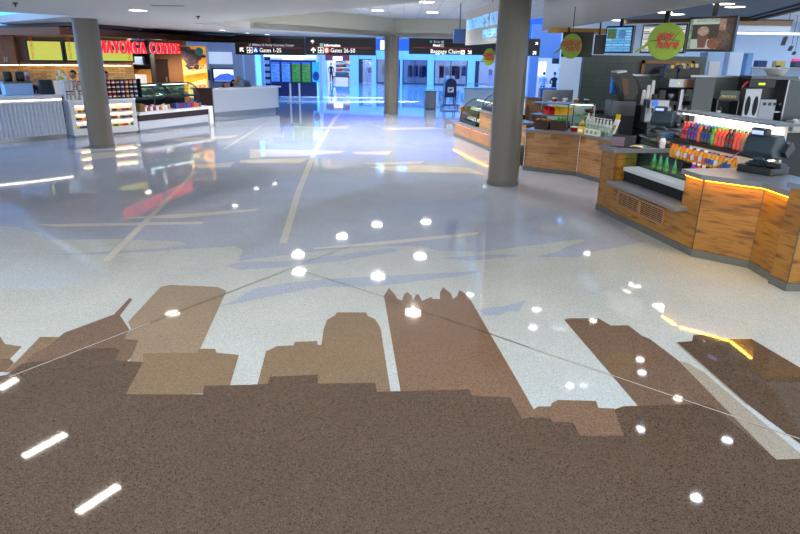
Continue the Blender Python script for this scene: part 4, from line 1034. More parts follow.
MB().box(.035, .09, -.007, -.004, .04, h4 - .04).done('side_strip', em('ad strip', '7a9a80', .5, noise=.6, nscale=20), t4)
MB().box(.09, w4 * .66, -.007, -.004, .05, h4 * .36).done('table_area', em('ad table', 'b8bcb8'), t4)
MB().front([(.24, .07), (.38, .07), (.42, h4 * .52), (.2, h4 * .52)], -.010, -.007).done('iced_drink', em('ad drink', '6a4430'), t4)
MB().ball((.31, -.008, h4 * .58), .11, .004, .09).done('whipped_top', em('ad cream', 'a08a78', noise=.4, nscale=25), t4)
MB().ball((.53, -.009, h4 * .24), .12, .004, .10).done('biscuit', em('ad biscuit', '7a4a2a', noise=.4, nscale=20), t4)
MB().box(w4 * .66, w4 - .05, -.007, -.004, .04, h4 - .04).done('food_area', em('ad food', '4a3428', noise=.7, nscale=9), t4)
MB().ball((w4 * .78, -.009, h4 * .42), .11, .004, .12).done('round_loaf', em('ad loaf', '5a4438', noise=.6, nscale=22), t4)
MB().box(w4 * .67, w4 * .8, -.009, -.007, h4 * .6, h4 - .05).done('hand_area', em('ad hand', '9a7866', noise=.4, nscale=12), t4)
t1 = thing('dark_screen', 'dark screen seen from the edge behind the pickup here sign', 'screen', D(561, 56, 16) , -.3)
MB().box(0, .72, 0, .1, -.02, .55).done('housing', M_black, t1); MB().box(.75, 1.0, .05, .14, .05, .5).done('mount_plate', M_black, t1)
MB().tube([(.85, .1, .5), (.85, .1, .92)], .02).done('mount', M_black, t1)
MB().box(.1, .16, .03, .08, .55, .9).done('mount', M_black, t1)
# ================================================================== PEOPLE
def person(label, loc, rz, shirt, pants, hair, pose='stand', cap=None, arms='fold', skin='c58f70', hair_long=False, sc=1.0, lean=0.0, group=None):
    t = thing('person', label, 'person', loc, rz, group); t.scale = (sc, sc, sc)
    sit = pose == 'sit'
    hz = .52 if sit else .93                                   # hip height
    V, Ed, Rr = [], [], []
    def add(p, r, par=None):
        V.append(p); Rr.append(r)
        if par is not None: Ed.append((par, len(V) - 1))
        return len(V) - 1
    def ln(z): return lean * max(0, z - hz)
    pel = add((0, 0, hz), .15)
    wst = add((0, ln(hz + .2), hz + .2), .125, pel); che = add((0, ln(hz + .4), hz + .40), .15, wst)
    nk = add((0, ln(hz + .54) , hz + .54), .06, che); hd0 = add((0, ln(hz + .6) - .01, hz + .60), .055, nk)
    hands = []
    for s in (-1, 1):
        hp = add((s * .09, 0, hz - .05), .095, pel)
        if sit: kn = add((s * .11, -.42, hz - .03), .07, hp); an = add((s * .11, -.40, .09), .045, kn)
        else: kn = add((s * .10, -.02, .50), .068, hp); an = add((s * .10, .02, .09), .045, kn)
        toe = add((s * .11, an and V[an][1] - .16, .04), .04, an)
        sh = add((s * .19, ln(hz + .47), hz + .47), .06, che)
        y0 = ln(hz + .47)
        if arms == 'down': el = (s * .25, y0 + .03, hz + .2); wr = (s * .24, y0 - .06, hz - .03); d = (0, -.02, -1)
        elif arms == 'reach': el = (s * .25, y0 - .12, hz + .24); wr = (s * .16, y0 - .36, hz + .22); d = (0, -1, -.05)
        else: el = (s * .26, y0 - .03, hz + .2); wr = (s * .12, y0 - .24, hz + .17); d = (-s * .5, -.8, 0)
        e_ = add(el, .042, sh); w_ = add(wr, .028, e_)
        dv = Vector(d).normalized(); sv = dv.orthogonal().normalized() if abs(dv.z) < .9 else Vector((0, 1, 0))
        sv = Vector((1, 0, 0)) if abs(dv.y) > .7 else sv
        pm = add(tuple(Vector(wr) + dv * .07), .03, w_)
        for k, (o_, l_) in enumerate(((-.03, .07), (-.01, .085), (.01, .08), (.03, .06))):
            b_ = add(tuple(Vector(wr) + dv * .10 + sv * o_), .010, pm); add(tuple(Vector(wr) + dv * (.10 + l_ * .9) + sv * o_ + Vector((0, 0, -.02))), .008, b_)
        th_ = add(tuple(Vector(wr) + dv * .05 + sv * (.05 * -s)), .011, w_); add(tuple(Vector(wr) + dv * .09 + sv * (.065 * -s)), .009, th_)
        hands.append(len(V))
    me = bpy.data.meshes.new('body'); me.from_pydata(V, Ed, [])
    o = bpy.data.objects.new('body', me); COL.objects.link(o)
    sk = o.modifiers.new('skin', 'SKIN'); sk.use_smooth_shade = True
    for i, r in enumerate(Rr):
        me.skin_vertices[0].data[i].radius = (r, r * (.78 if i < 3 else 1)); me.skin_vertices[0].data[i].use_root = (i == 0)
    sb_ = o.modifiers.new('sub', 'SUBSURF'); sb_.levels = 1; sb_.render_levels = 1
    bpy.context.view_layer.update()
    m2 = bpy.data.meshes.new_from_object(o.evaluated_get(bpy.context.evaluated_depsgraph_get()))
    bpy.data.objects.remove(o)
    bm_ = bmesh.new(); bm_.from_mesh(m2)
    hy = ln(hz + .72) - .02; hc = Vector((0, hy, hz + .73))
    # head with brow, nose, chin, ears as one surface with the body
    r = bmesh.ops.create_uvsphere(bm_, u_segments=20, v_segments=16, radius=1)
    for v in r['verts']:
        c = v.co.copy(); x, y, z = c.x * .078, c.y * .098, c.z * .118
        if c.z < 0: x *= 1 + .28 * c.z; y *= 1 + .1 * c.z
        if c.y < -.85 and abs(c.x) < .25 and -.35 < c.z < .15: y -= .022
        if c.y < -.7 and .05 < c.z < .3 and .2 < abs(c.x) < .6: y += .008
        if abs(c.x) > .93 and -.3 < c.z < .3: x *= 1.14
        v.co = hc + Vector((x, y, z))
    m2b = bpy.data.meshes.new('body')
    wz = hz + .02
    bm_.faces.ensure_lookup_table()
    for f in bm_.faces:
        c = f.calc_center_median(); f.smooth = True
        if c.z > hz + .55: f.material_index = 0
        elif (c - Vector((0, ln(c.z), c.z))).length < .3 and c.z > wz and abs(c.x) < .27 and c.y > ln(c.z) - .2: f.material_index = 1
        elif c.z <= wz and abs(c.x) < .2 and not (arms == 'down' and abs(c.x) > .19): f.material_index = 2 if c.z > .085 else 3
        else: f.material_index = 0
    bm_.to_mesh(m2b); bm_.free()
    for x in (mat('skin ' + skin, skin, .55), mat('shirt ' + shirt, shirt, .8), mat('trousers ' + pants, pants, .8), mat('shoe', '18181c', .5)): m2b.materials.append(x)
    b = bpy.data.objects.new('body', m2b); COL.objects.link(b); b.parent = t
    hm = MB()
    r = bmesh.ops.create_uvsphere(hm.bm, u_segments=18, v_segments=12, radius=1)
    kill = []
    for v in r['verts']:
        c = v.co.copy()
        v.co = hc + Vector((c.x * .088, c.y * .105 + .012, c.z * .125 + .012))
        if c.z < (-.75 if hair_long else -.1) or (c.y < -.45 and c.z < .45): kill.append(v)
    bmesh.ops.delete(hm.bm, geom=kill, context='VERTS')
    if hair_long: hm.tube([hc + Vector((0, .07, .02)), hc + Vector((0, .10, -.12)), hc + Vector((0, .09, -.24))], [.08, .085, .05], 10)
    hm.done('hair', mat('hair ' + hair, hair, .7), t, smooth=True)
    if cap:
        cm_ = MB(); cm_.lathe([(.094, .03), (.096, .06), (.085, .10), (.05, .13), (.005, .14)], n=18)
        cm_.box(-.06, .06, -.19, -.08, .035, .045)
        cm_.done('cap', mat('cap cloth ' + cap, cap, .8), t, loc=hc, smooth=True)
    fm = MB()
    for s in (-1, 1): fm.ball(hc + Vector((s * .03, -.091, .01)), .011, .008, .008, 8)
    fm.done('eyes', mat('eye', '1a1614', .3), t)
    MB().ball(hc + Vector((0, -.088, -.055)), .022, .008, .006, 8).done('mouth', mat('lips', '9a5048', .5), t)
    return t

# ================================================================== LEFT COFFEE SHOP
P0, P1, P2, P3, P4 = F(-60, 147.5), F(0, 143), F(63, 138.5), F(112, 136), F(214, 122)
M_corr = mat('pale corrugated metal', 'cdd3de', .35, .15)
M_stone = tiles('stacked stone', 'b09468', '8a6c44', '5a4428', .3, .07, .006, .7)
# curved corrugated counter
S1 = Loc(P0, F(67, 138.4))
cc = thing('corrugated_counter', 'white counter with vertically ribbed lit front at the far left', 'counter', S1.o, S1.rz)
LN_ = S1.len; n_ = 60
def bow(u): return -.35 * (1 - ((u - LN_ * .55) / (LN_ * .75)) ** 2) + .2
pts = [(u, bow(u) + .035 * (1 if (i % 2) else -1)) for i, u in enumerate([LN_ * k / n_ for k in range(n_ + 1)])]
MB().prism(pts + [(LN_, .6), (0, .6)], .14, 1.12).done('ribbed_front', M_corr, cc)
sm = [(LN_ * k / 24, bow(LN_ * k / 24)) for k in range(25)]
MB().prism([(u, y + .06) for u, y in sm] + [(LN_, .6), (0, .6)], 0, .14).done('kick_plate', M_steel, cc)
MB().prism([(u, y - .08) for u, y in sm] + [(LN_, .7), (0, .7)], 1.2, 1.32).done('countertop', M_pale, cc, bevel=.01)
MB().prism([(u, y - .03) for u, y in sm] + [(LN_, .5), (0, .5)], 1.12, 1.2).done('shadow_gap', M_pale, cc)
MB().prism([(u, y - .045) for u, y in sm] + [(u, y - .03) for u, y in sm[::-1]], 1.175, 1.195).done('light_strip', mat('cove strip', 'ffffff', .5, emit='fff4e0', es=5), cc, label='glowing white light strip')
# niche display counter
S2 = Loc(F(75, 138.5), F(139, 133.3))
nc = thing('display_counter', 'white display counter with three lit shelf niches, crossed by the grey column', 'counter', S2.o, S2.rz)
L_ = S2.len
def niche_front(x0, x1):
    m_ = MB()
    m_.box(x0, x1, 0, .12, .08, .28); m_.box(x0, x1, 0, .12, .97, 1.10)
    m_.box(x0, x0 + .12, 0, .12, .28, .97); m_.box(x1 - .12, x1, 0, .12, .28, .97)
    for z in (.47, .70): m_.box(x0 + .12, x1 - .12, 0, .12, z, z + .06)
    return m_
niche_front(0, L_).done('niche_frame', M_pale, nc)
MB().box(0, L_, .12, .14, .08, 1.1).done('niche_back', M_white, nc)
MB().box(0, L_, .14, .5, .08, 1.10).done('carcass', M_pale, nc)
MB().box(-.02, L_ + .02, -.02, .52, 1.10, 1.14).done('countertop', M_white, nc)
MB().box(.03, L_ - .03, .05, .48, 0, .08).done('kick_plate', M_steel, nc)
for z in (.455, .685, .955): MB().box(.14, L_ - .14, .02, .04, z, z + .012).done('light_strip', mat('niche strip', 'ffffff', .5, emit='ffe8a8', es=7), nc, label='glowing warm light strip')
rr = random.Random(21)
cols = ['c8281e', 'e8a020', 'f0d8b0', '4a2a18', '2c6a34', '283a80', 'd86a20']
gp = {}
for si, z in enumerate((.281, .531, .761)):
    for k in range(22):
        x = .16 + k * (L_ - .32) / 21.5 + .02
        c = rr.choice(cols)
        if c not in gp:
            gp[c] = MB().box(-.035, .035, -.035, .035, 0, .075).done('candy_box', mat('candy ' + c, c, .4), bevel=.006); o = gp[c]; o.rotation_euler.z = S2.rz
            o.location = S2.w(x, .055, z)
        else: o = gp[c].copy(); COL.objects.link(o); o.location = S2.w(x, .055, z)
        nm = {'c8281e': 'red', 'e8a020': 'amber', 'f0d8b0': 'cream', '4a2a18': 'dark brown', '2c6a34': 'green', '283a80': 'blue', 'd86a20': 'orange'}[c]
        tag(o, '%s candy pack in the %s lit niche of the white counter' % (nm, ('lowest', 'middle', 'top')[si]), 'candy pack', '%s packs in the %s niche' % (nm, ('lowest', 'middle', 'top')[si]))
# can racks
def can_rack(u0, u1, label, palette, seed, bg, rows=4):
    t = thing('can_rack', label, 'rack', S2.w(u0, .15, 1.141), S2.rz); W = u1 - u0; n = int(W / .135)
    MB().box(-.03, W, .13, .15, 0, .58).done('back_panel', bg, t); 
    for sx in (-.05, W): MB().box(sx, sx + .03, -.02, .15, 0, .60).done('side_panel', bg, t)
    for r_i in range(rows): MB().box(-.02, W, -.02, .13, r_i * .145, r_i * .145 + .012).done('shelf', bg, t)
    q = random.Random(seed)
    nmz = {'b81c1c': 'red', 'e0a010': 'yellow', 'd8d8d8': 'white', '2a8040': 'green', '2a60a8': 'blue', '1c1c20': 'black', '6a2a7a': 'purple', 'c86a20': 'orange', 'b0a090': 'beige'}
    for r_i in range(rows):
        for k in range(n):
            c = palette[min(len(palette) - 1, int(k / n * len(palette) + q.uniform(-.6, .6)))] if q.random() < .8 else q.choice(palette)
            key = (c, 'can')
            if key not in gp:
                o = MB().lathe([(.045, 0), (.05, .005), (.05, .11), (.045, .115)], n=12).done('coffee_can', mat('can ' + c, c, .3), smooth=True); gp[key] = o
                MB().lathe([(.0505, .03), (.0505, .07)], n=12, cap=False).done('paper_label', mat('can label', 'e4dcd0', .4), o)
            else:
                o = dup(gp[key], (0, 0, 0))
            o.location = S2.w(u0 + .06 + k * (W - .06) / n, .15 + .04, 1.141 + r_i * .145 + .013)
            rn = ('bottom', 'second', 'third', 'top')[r_i]
            tag(o, '%s can on the %s row of the %s' % (nmz[c], rn, label.split(' on ')[0]), 'can', '%s cans, %s row of %s' % (nmz[c], rn, label[:18]))
    return t
can_rack(.0, .95, 'white rack of bright coffee cans on the display counter left of the column', ['d8d8d8', 'd8d8d8', 'b81c1c', 'e0a010', '2a8040', '2a60a8'], 4, M_white)
can_rack(1.28, 2.35, 'black rack of dark tins on the display counter right of the column', ['b81c1c', '1c1c20', '6a2a7a', 'c86a20', 'b0a090', '2a60a8'], 6, M_blackmatte)
# pastry counter with curved cases
S3 = Loc(F(142, 132.5), F(214, 123.5))
pc = thing('pastry_counter', 'white open counter with brown inner band under the curved pastry cases', 'counter', S3.o, S3.rz); L3 = S3.len
MB().box(0, L3, 0, .8, .56, .66).done('shelf_top', M_white, pc); MB().box(L3 - .2, L3, 0, .8, 0, .56).done('end_leg', M_white, pc)
MB().box(0, L3 - .2, .05, .1, .36, .56).done('brown_band', M_browns, pc); MB().box(0, L3 - .2, .08, .13, .08, .36).done('ribbed_panel', M_corr, pc); MB().box(0, L3, .1, .7, 0, .08).done('kick_plate', M_steel, pc)
ed = thing('end_wall', 'dark brown end panel at the right of the pastry cases', 'panel', (D(194, 100, 25.7).x, 25.7, 0), 0)
ew_ = D(212.5, 100, 25.7).x - D(194, 100, 25.7).x
MB().box(0, ew_, 0, .12, 0, 1.2).done('panel', M_browns, ed); MB().box(-.02, ew_ + .02, -.02, .14, 1.2, 1.24).done('cap_rail', M_charcoal, ed)
q = Loc(S3.w(.0, .1), S3.w(L3 - .25, .1))
def bakery_case(u0, u1, label, seed):
    t = thing('pastry_case', label, 'display case', q.w(u0, .2, .661), q.rz); L = u1 - u0
    arc = [(.0 + .55 * (1 - math.cos(a)), .42 + .42 * math.sin(a)) for a in [i * PI / 2 / 8 for i in range(9)]]
    MB().box(0, L, .1, .75, .36, .42).done('tray_base', M_black, t)
    MB().side(arc + [(y + .008, z - .004) for y, z in arc[::-1]], .01, L - .01).done('curved_glass', M_glassg, t, smooth=True)
    for x in (0, L): MB().tube([(-.08, 0.02), (-.03, .2)] and [(x, .35, .0), (x, .12, .2)] + [(x, y, z) for y, z in arc], .022, 6).done('end_rib', M_black, t)
    MB().box(0, L, .55, .8, .83, .86).done('top_plate', M_black, t); MB().box(0, L, .78, .8, .0, .84).done('back_panel', mat('case back', '3a4a4c', .4), t)
    MB().box(.03, L - .03, .3, .76, .62, .632).done('glass_shelf', M_glassg, t); MB().box(0, L, .74, .78, .1, .36).done('lower_back', M_blackmatte, t)
    MB().box(.05, L - .05, .5, .53, .80, .815).done('light_tube', mat('bakery tube', 'ffffff', .5, emit='e8f4ff', es=7), t, label='glowing white light tube')
    r2 = random.Random(seed)
    sh_ = label.split(' over')[0]
    for lev, yy in ((.421, .3), (.633, .5)):
        x = .15
        while x < L - .12:
            c = r2.choice(['e8e0c8', 'c89858', '8a5a34', 'd8c8a8', 'a8b890'])
            tag(MB().ball((0, 0, .04), .09, .09, .04, 10).done('pastry', mat('pastry ' + c, c, .6), loc=q.w(u0 + x, .2 + yy, .661 + lev), smooth=True), 'small pastry inside the ' + sh_, 'pastry', 'pastries in the ' + sh_)
            x += .24
    x = .12; k = 0
    while x < L - .1:
        c, nm = r2.choice([('e87a20', 'orange'), ('f0f0f4', 'white'), ('3a5aa8', 'blue'), ('d8b060', 'tan'), ('b03030', 'red'), ('7a3a90', 'purple')])
        for rr2 in range(2):
            hh = r2.uniform(.12, .2)
            tag(MB().box(-.05, .05, -.03, .03, 0, hh).done('snack_pack', mat('snack pack ' + c, c, .35), loc=q.w(u0 + x, .06 + rr2 * .22, .662), rz=q.rz + r2.uniform(-.2, .2), bevel=.008), '%s snack pack under the %s%s' % (nm, sh_, '' if rr2 == 0 else ', back row'), 'snack pack', '%s packs under %s row %d' % (nm, sh_[:30], rr2))
        x += .13; k += 1
    return t
Lq = q.len
bakery_case(.15, Lq * .5, 'left curved pastry case over packaged snacks', 31)
bakery_case(Lq * .5 + .08, Lq - .1, 'right curved pastry case over packaged snacks', 33)
tag(MB().box(-.1, .1, -.15, .15, 0, .26).done('wicker_box', mat('wicker', '7a5a34', .7, noise=.3, nscale=50), loc=S3.w(.18, .2, .661), rz=S3.rz), 'small brown wicker box at the left end of the pastry counter', 'box')
# back wall of the shop
WB = Loc(D(-25, 60, 23.9), D(132.5, 60, 25.75))
structure(MB().box(0, WB.len, 0, .2, 0, 3.2).done('wall_left', M_w_brown, loc=WB.o, rz=WB.rz))
st = structure(MB().box(0, WB.len, -.03, 0, 1.2, 2.08).done('wall_left', M_stone, loc=WB.o, rz=WB.rz))
def onwall(px, py, v=0.0):
    d = ray(px, py); o_ = WB.o + WB.n * v; k = (o_.dot(WB.n)) / (d.x * WB.n.x + d.y * WB.n.y)
    p_ = Vector((0, 0, CAM_H)) + d * k; return (p_ - WB.o).dot(WB.t), p_.z
cb = thing('wall_cabinets', 'brown veneer wall cabinets with steel pulls at the far left', 'cabinet', WB.w(0, -.5), WB.rz)
ue, zc = onwall(18, 64, -.5)
MB().box(0, ue, 0, .5, 2.05, 3.1).done('carcass', M_w_brown, cb)
nd = 4
for k in range(nd):
    d_ = MB().box(ue * k / nd + .01, ue * (k + 1) / nd - .01, -.02, 0, 2.06, 2.98).done('cabinet_door', M_w_brown, cb)
    MB().box(ue * (k + (.9 if k % 2 == 0 else .1)) / nd - .012, ue * (k + (.9 if k % 2 == 0 else .1)) / nd + .012, -.05, -.02, 2.16, 2.32).done('pull', M_steel, d_)
MB().box(0, ue, .1, .13, 2.03, 2.045).done('light_strip', mat('shop strip', 'ffffff', .5, emit='ffd890', es=12), cb, label='glowing warm light strip')
ls = thing('valance', 'brown wooden valance with warm light strip under the menu screens', 'valance', WB.w(ue + .02, -.35), WB.rz)
MB().box(0, WB.len - ue - .1, 0, .35, 2.06, 2.14).done('board', M_w_brown, ls); MB().box(0, WB.len - ue - .1, .15, .18, 2.035, 2.055).done('light_strip', mat('shop strip', 'ffffff', .5), ls, label='glowing warm light strip')
S_may = screen('menu green', 'b8cc3c', 'e8b040', .75, 13, 5, 'a0c850')
for k, (a_, b_) in enumerate([(29, 65), (66.5, 100), (101, 135)]):
    u0, z0 = onwall(a_, 62.5, -.2); u1, z1 = onwall(b_, 62, -.2)
    tt = thing('menu_screen', ['yellow-green menu screen left of the grey column, in full view', 'yellow-green menu screen mostly hidden by the grey column', 'yellow-green menu screen right of the column under the red letters'][k], 'screen', WB.w(u0, -.25, 2.17), WB.rz)
    hh = .78
    MB().box(0, u1 - u0, 0, .12, 0, hh).done('housing', M_black, tt)
    MB().box(.06, u1 - u0 - .06, -.004, 0, .06, hh - .06).done('display', S_may, tt)
    lm = mat('menu red', 'b82818', .5, emit='b82818', es=.6)
    lettering('MAYORGA', .16, lm, tt, (.24 if k < 2 else u1 - u0 - .12, -.008, .1), width=None, depth=.001, rot=(0, -PI / 2, 0), label='red upright letters')
# shop counter behind, machines
bc = thing('back_counter', 'dark back counter along the stone wall of the coffee shop', 'counter', WB.w(0, -.75), WB.rz)
MB().box(0, WB.len, 0, .7, 0, 1.0).done('cabinet', M_browns, bc); MB().box(0, WB.len, -.03, .72, 1.0, 1.05).done('countertop', M_black, bc)
def fp(px, Y, z): 
    d = D(px, 80, Y); return Vector((d.x, Y, z))
CTT = 1.321
def oncc(u, v=.25): return S1.w(u, v, CTT)
def u_of(px): # along the ribbed counter
    a = D(px, 95, 20.0); return S1.uv(a)[0]
gm = thing('espresso_machine', 'boxy pale blue espresso machine on the ribbed counter at the far left', 'coffee machine', S1.w(u_of(8), .35, CTT), S1.rz)
MB().box(-.42, .32, -.2, .25, 0, .34).done('body', mat('pale blue glass', '8cb0d8', .2), gm, bevel=.02); MB().box(-.44, .34, -.22, .27, .34, .38).done('top_tray', M_darksteel, gm)  # body in one even pale blue colour
for k in range(2): MB().lathe([(.09, .38), (.12, .42), (.12, .62), (.09, .66)], cx=-.25 + k * .32, n=14).done('bean_hopper', M_black, gm, smooth=True)
rg = thing('cash_register', 'dark cash register on the ribbed counter beside the silver-capped worker', 'cash register', S1.w(u_of(42), .3, CTT), S1.rz)
MB().side([(-.2, 0), (.2, 0), (.15, .42), (-.05, .42)], -.25, .1).done('housing', M_charcoal, rg); MB().box(.1, .4, -.27, -.25, .0, .40).done('paper_sheet', M_whitem, rg)
# cups
cg = None
for k, (px, hh) in enumerate([(58, .6), (61, .75), (64, .7), (66.5, .55), (69, .42), (72, .35)]):
    p = S1.w(S1.len + .02 + k * .09 - .1, .62 + .03 * (k % 2), 1.321) if False else fp(px, 21.6, 1.141)
    tb = tag(MB().lathe([(.045, 0), (.06, hh), (.055, hh)], n=14).done('cup_stack', mat('cup paper', 'f4ead0', .5), loc=(p.x, p.y, 1.17), smooth=True), 'stack of white and yellow paper cups, %s from the left of six' % ('first', 'second', 'third', 'fourth', 'fifth', 'sixth')[k], 'cups', None)
    MB().lathe([(.058, hh * .55), (.0605, hh * .8)], n=14, cap=False).done('yellow_band', M_yellow, tb); MB().lathe([(.062, hh), (.062, hh + .05), (.05, hh + .06)], n=14).done('top_cup', M_yellow if k % 2 == 0 else M_whitem, tb)
ct_ = thing('cup_table', 'low service table under the paper cup stacks', 'table', fp(65, 21.6, 0))
MB().box(-.45, .45, -.2, .3, 1.12, 1.168).done('tabletop', M_pale, ct_)
for sx in (-.42, .38):
    for sy in (-.18, .24): MB().box(sx, sx + .04, sy, sy + .04, 0, 1.12).done('leg', M_steel, ct_)
person('worker in silver-grey cap and dark shirt bending behind the ribbed counter', S1.w(u_of(27), 1.0, 0), math.radians(20), '1c1c24', '20242c', '6a5a50', cap='b8b0ac', arms='fold', lean=-.12, sc=1.08)
person('worker in black shirt leaning behind the bright cans, cut by the column', fp(76.5, 21.3, 0), math.radians(-20), '14141a', '1c1c22', '241812', arms='fold', lean=-.12, sc=1.1)
person('worker with pinkish face and dark shirt just right of the column', fp(107, 21.8, 0), math.radians(25), '22222c', '1c1c22', '3a2418', arms='fold', lean=-.05, sc=1.08)
# shelf column, bags and door wall
sc_ = thing('shelf_tower', 'black shelf tower with coffee bags between screens and tan wall', 'shelving', fp(142.5, 25.9, 0))
MB().box(-.42, .42, .3, .36, 0, 3.0).done('back_panel', M_blackmatte, sc_)
for sx in (-.44, .40): MB().box(sx, sx + .04, -.05, .36, 0, 3.0).done('side', M_blackmatte, sc_)
for z in (1.35, 2.05, 2.55): MB().box(-.42, .42, -.05, .36, z, z + .04).done('shelf', M_blackmatte, sc_)
for k in range(3):
    tag(MB().front([(-.12, 0), (.12, 0), (.13, .38), (.08, .5), (-.08, .5), (-.13, .38)], -.06, .06).done('coffee_bag', mat('bag amber', 'd8901c', .4), loc=sc_.location + Vector((-.26 + k * .26, .08, 1.391)), bevel=.02), 'amber coffee bag on the black shelf tower', 'coffee bag', 'amber coffee bags')
tag(MB().box(-.12, .3, -.1, .1, 0, .3).done('blue_carton', mat('carton slate', '8a9cb8', .5), loc=sc_.location + Vector((-.2, .12, 2.091))), 'pale slate carton high on the black shelf tower', 'carton')
ws_ = thing('paper_sign', 'plain white upright card on a thin post before the shelf tower', 'card', fp(141, 25.1, 0)); MB().box(-.2, .22, -.02, .02, 1.12, 1.74).done('card', M_whitem, ws_); MB().tube([(0, .03, .02), (0, .03, 1.3)], .02).done('post', M_steel, ws_); MB().lathe([(.16, 0), (.16, .02)], n=18).done('foot', M_steel, ws_)
TB = 27.9
structure(MB().box(D(146, 60, TB).x, D(186, 60, TB).x, 0, .2, 0, 3.3).done('wall_left', M_tan, loc=(0, TB, 0)))
dx0, dx1 = D(153, 60, TB).x, D(167.5, 60, TB).x
dz = D(160, 60.5, TB).z
d1 = MB(); d1.box(dx0, dx1, -.05, 0, 0, dz); d1 = structure(d1.done('door_1', M_browns, loc=(0, TB, 0)))
MB().box(dx1 - .12, dx1 - .07, -.09, -.05, 1.35, 1.55).done('door_handle', M_steel, d1)
MB().box(dx0 - .05, dx1 + .05, -.06, -.005, dz, dz + .06).done('door_frame', mat('door frame', '1e120e', .5), d1)
# poster
YP = 27.2
po = thing('advert_poster', 'tall orange coffee advertising poster at the right end of the coffee shop', 'poster', (0, YP, 0))
x0, x1 = D(183, 70, YP).x, D(207, 70, YP).x; zt, zb = D(195, 46, YP).z, 1.0
MB().box(x0, x1, 0, .06, zb, zt).done('board', mat('poster orange', 'eaa018', .5, emit='e89a18', es=.35, noise=.25, nscale=2), po)
bn = MB(); rr = random.Random(14)
for k in range(46):
    px_ = rr.uniform(x0 + .1, x1 - .1); pz_ = zt - .12 - abs(rr.gauss(0, .32)) - .15 * abs(px_ - (x0 + x1) / 2)
    if pz_ > zt - .95: bn.ball((px_, -.004, pz_), rr.uniform(.06, .13), .012, rr.uniform(.05, .09), 8)
bn.done('bean_artwork', mat('poster dark', '46303a', .6, noise=.5, nscale=9), po)
MB().front([(x0, zt - .02), (x0 + .35, zt - .02), (x0 + .55, zt - .3), (x0 + .7, zt - .7), (x0 + .2, zt - .75), (x0, zt - .5)], -.003, 0).done('dark_artwork', mat('poster plum', '6a4448', .6, noise=.5, nscale=5), po)
MB().front([(x0, zt - .82), (x0 + .35, zt - .9), (x1, zt - .7), (x1, zt - 1.05), (x0 + .02, zt - 1.15)], -.006, 0).done('pale_artwork', mat('poster cream', 'f4cc80', .5, emit='f4cc80', es=.4), po)
W_ = x1 - x0
lettering('COFFEE.CRAFT.', .2, M_browns, po, (x0 + .05, -.012, zt - 1.05), width=W_ * .92, tilt=.18, depth=.002, bold=.003, label='dark letters')
MB().front([(x0 + .1, zt - 2.05), (x0 + .2, zt - 1.5), (x0 + .6, zt - 1.38), (x1 - .05, zt - 1.3), (x1 - .05, zt - 1.75), (x1 - .5, zt - 2.1)], -.004, 0).done('pale_patch', mat('poster pale', 'f8d890', .5, emit='f8d890', es=.4), po)
lettering('WITH A PURPOSE', .17, mat('poster rust', 'e06020', .5), po, (x0 + .1, -.012, zt - 1.32), width=W_ * .8, tilt=.18, depth=.002, label='rust letters')
lettering('MAYORGA', .2, mat('poster red', 'd83020', .5), po, (x0 + .25, -.012, zt - 1.78), width=W_ * .68, tilt=.18, depth=.002, bold=.006, label='red letters')
MB().lathe([(.17, 0), (.17, .02)], n=28).done('round_badge', mat('badge teal', '2a8a8c', .4), po, loc=(x1 - .26, -.01, zt - .22), rot=(PI / 2, 0, 0))
# canopy and hanging letters
pd_ = D(139, 32, 23.2)
dk = [(-16.5, 25), D(72, 28, 19.9), pd_, (pd_.x - .5, 26.5), (-16, 30), (-18, 30)]
structure(MB().prism([(p[0], p[1]) for p in dk], 3.3, 3.39).done('trim_5', mat('canopy dark', '1c1826', .5)))
bk = [(-17, 26), F(-5, 35, 3.05), F(60, 34.5, 3.05), F(100, 36.2, 3.05), F(228, 43, 3.05), (-6.3, 31), (-18, 31)]
M_cbrown = mat('canopy brown', '83523e', .5)
structure(MB().prism([(p[0], p[1]) for p in bk], 3.05, 3.28).done('ceiling', M_cbrown))
for px, py in [(12, 36.2), (68, 36), (120, 38.2), (150, 39)]:
    p = F(px, py, 3.05); spot_light('shop_lamp', (p.x, p.y + .9, 3.02), (p.x, p.y + 1.2, 0), 420, (1, .9, .75), 140, .1, .6); downlight((p.x, p.y + .9), 3.05, .13, 'small downlight in the brown coffee shop canopy', 'coffee shop canopy downlights', M_ledwhite)
LS = Loc(D(98, 47, 20.3), D(180, 49, 25.6))
lg = thing('letter_sign', 'red glowing capital letters hanging in a row from the brown coffee shop canopy', 'sign', LS.w(0, 0, 2.5), LS.rz)
M_redlit = mat('red lit letters', 'e01420', .4, emit='f01c24', es=.65)
M_letglint = mat('letter glint white', 'f4e8ea', .4, emit='ffe8ec', es=.12)
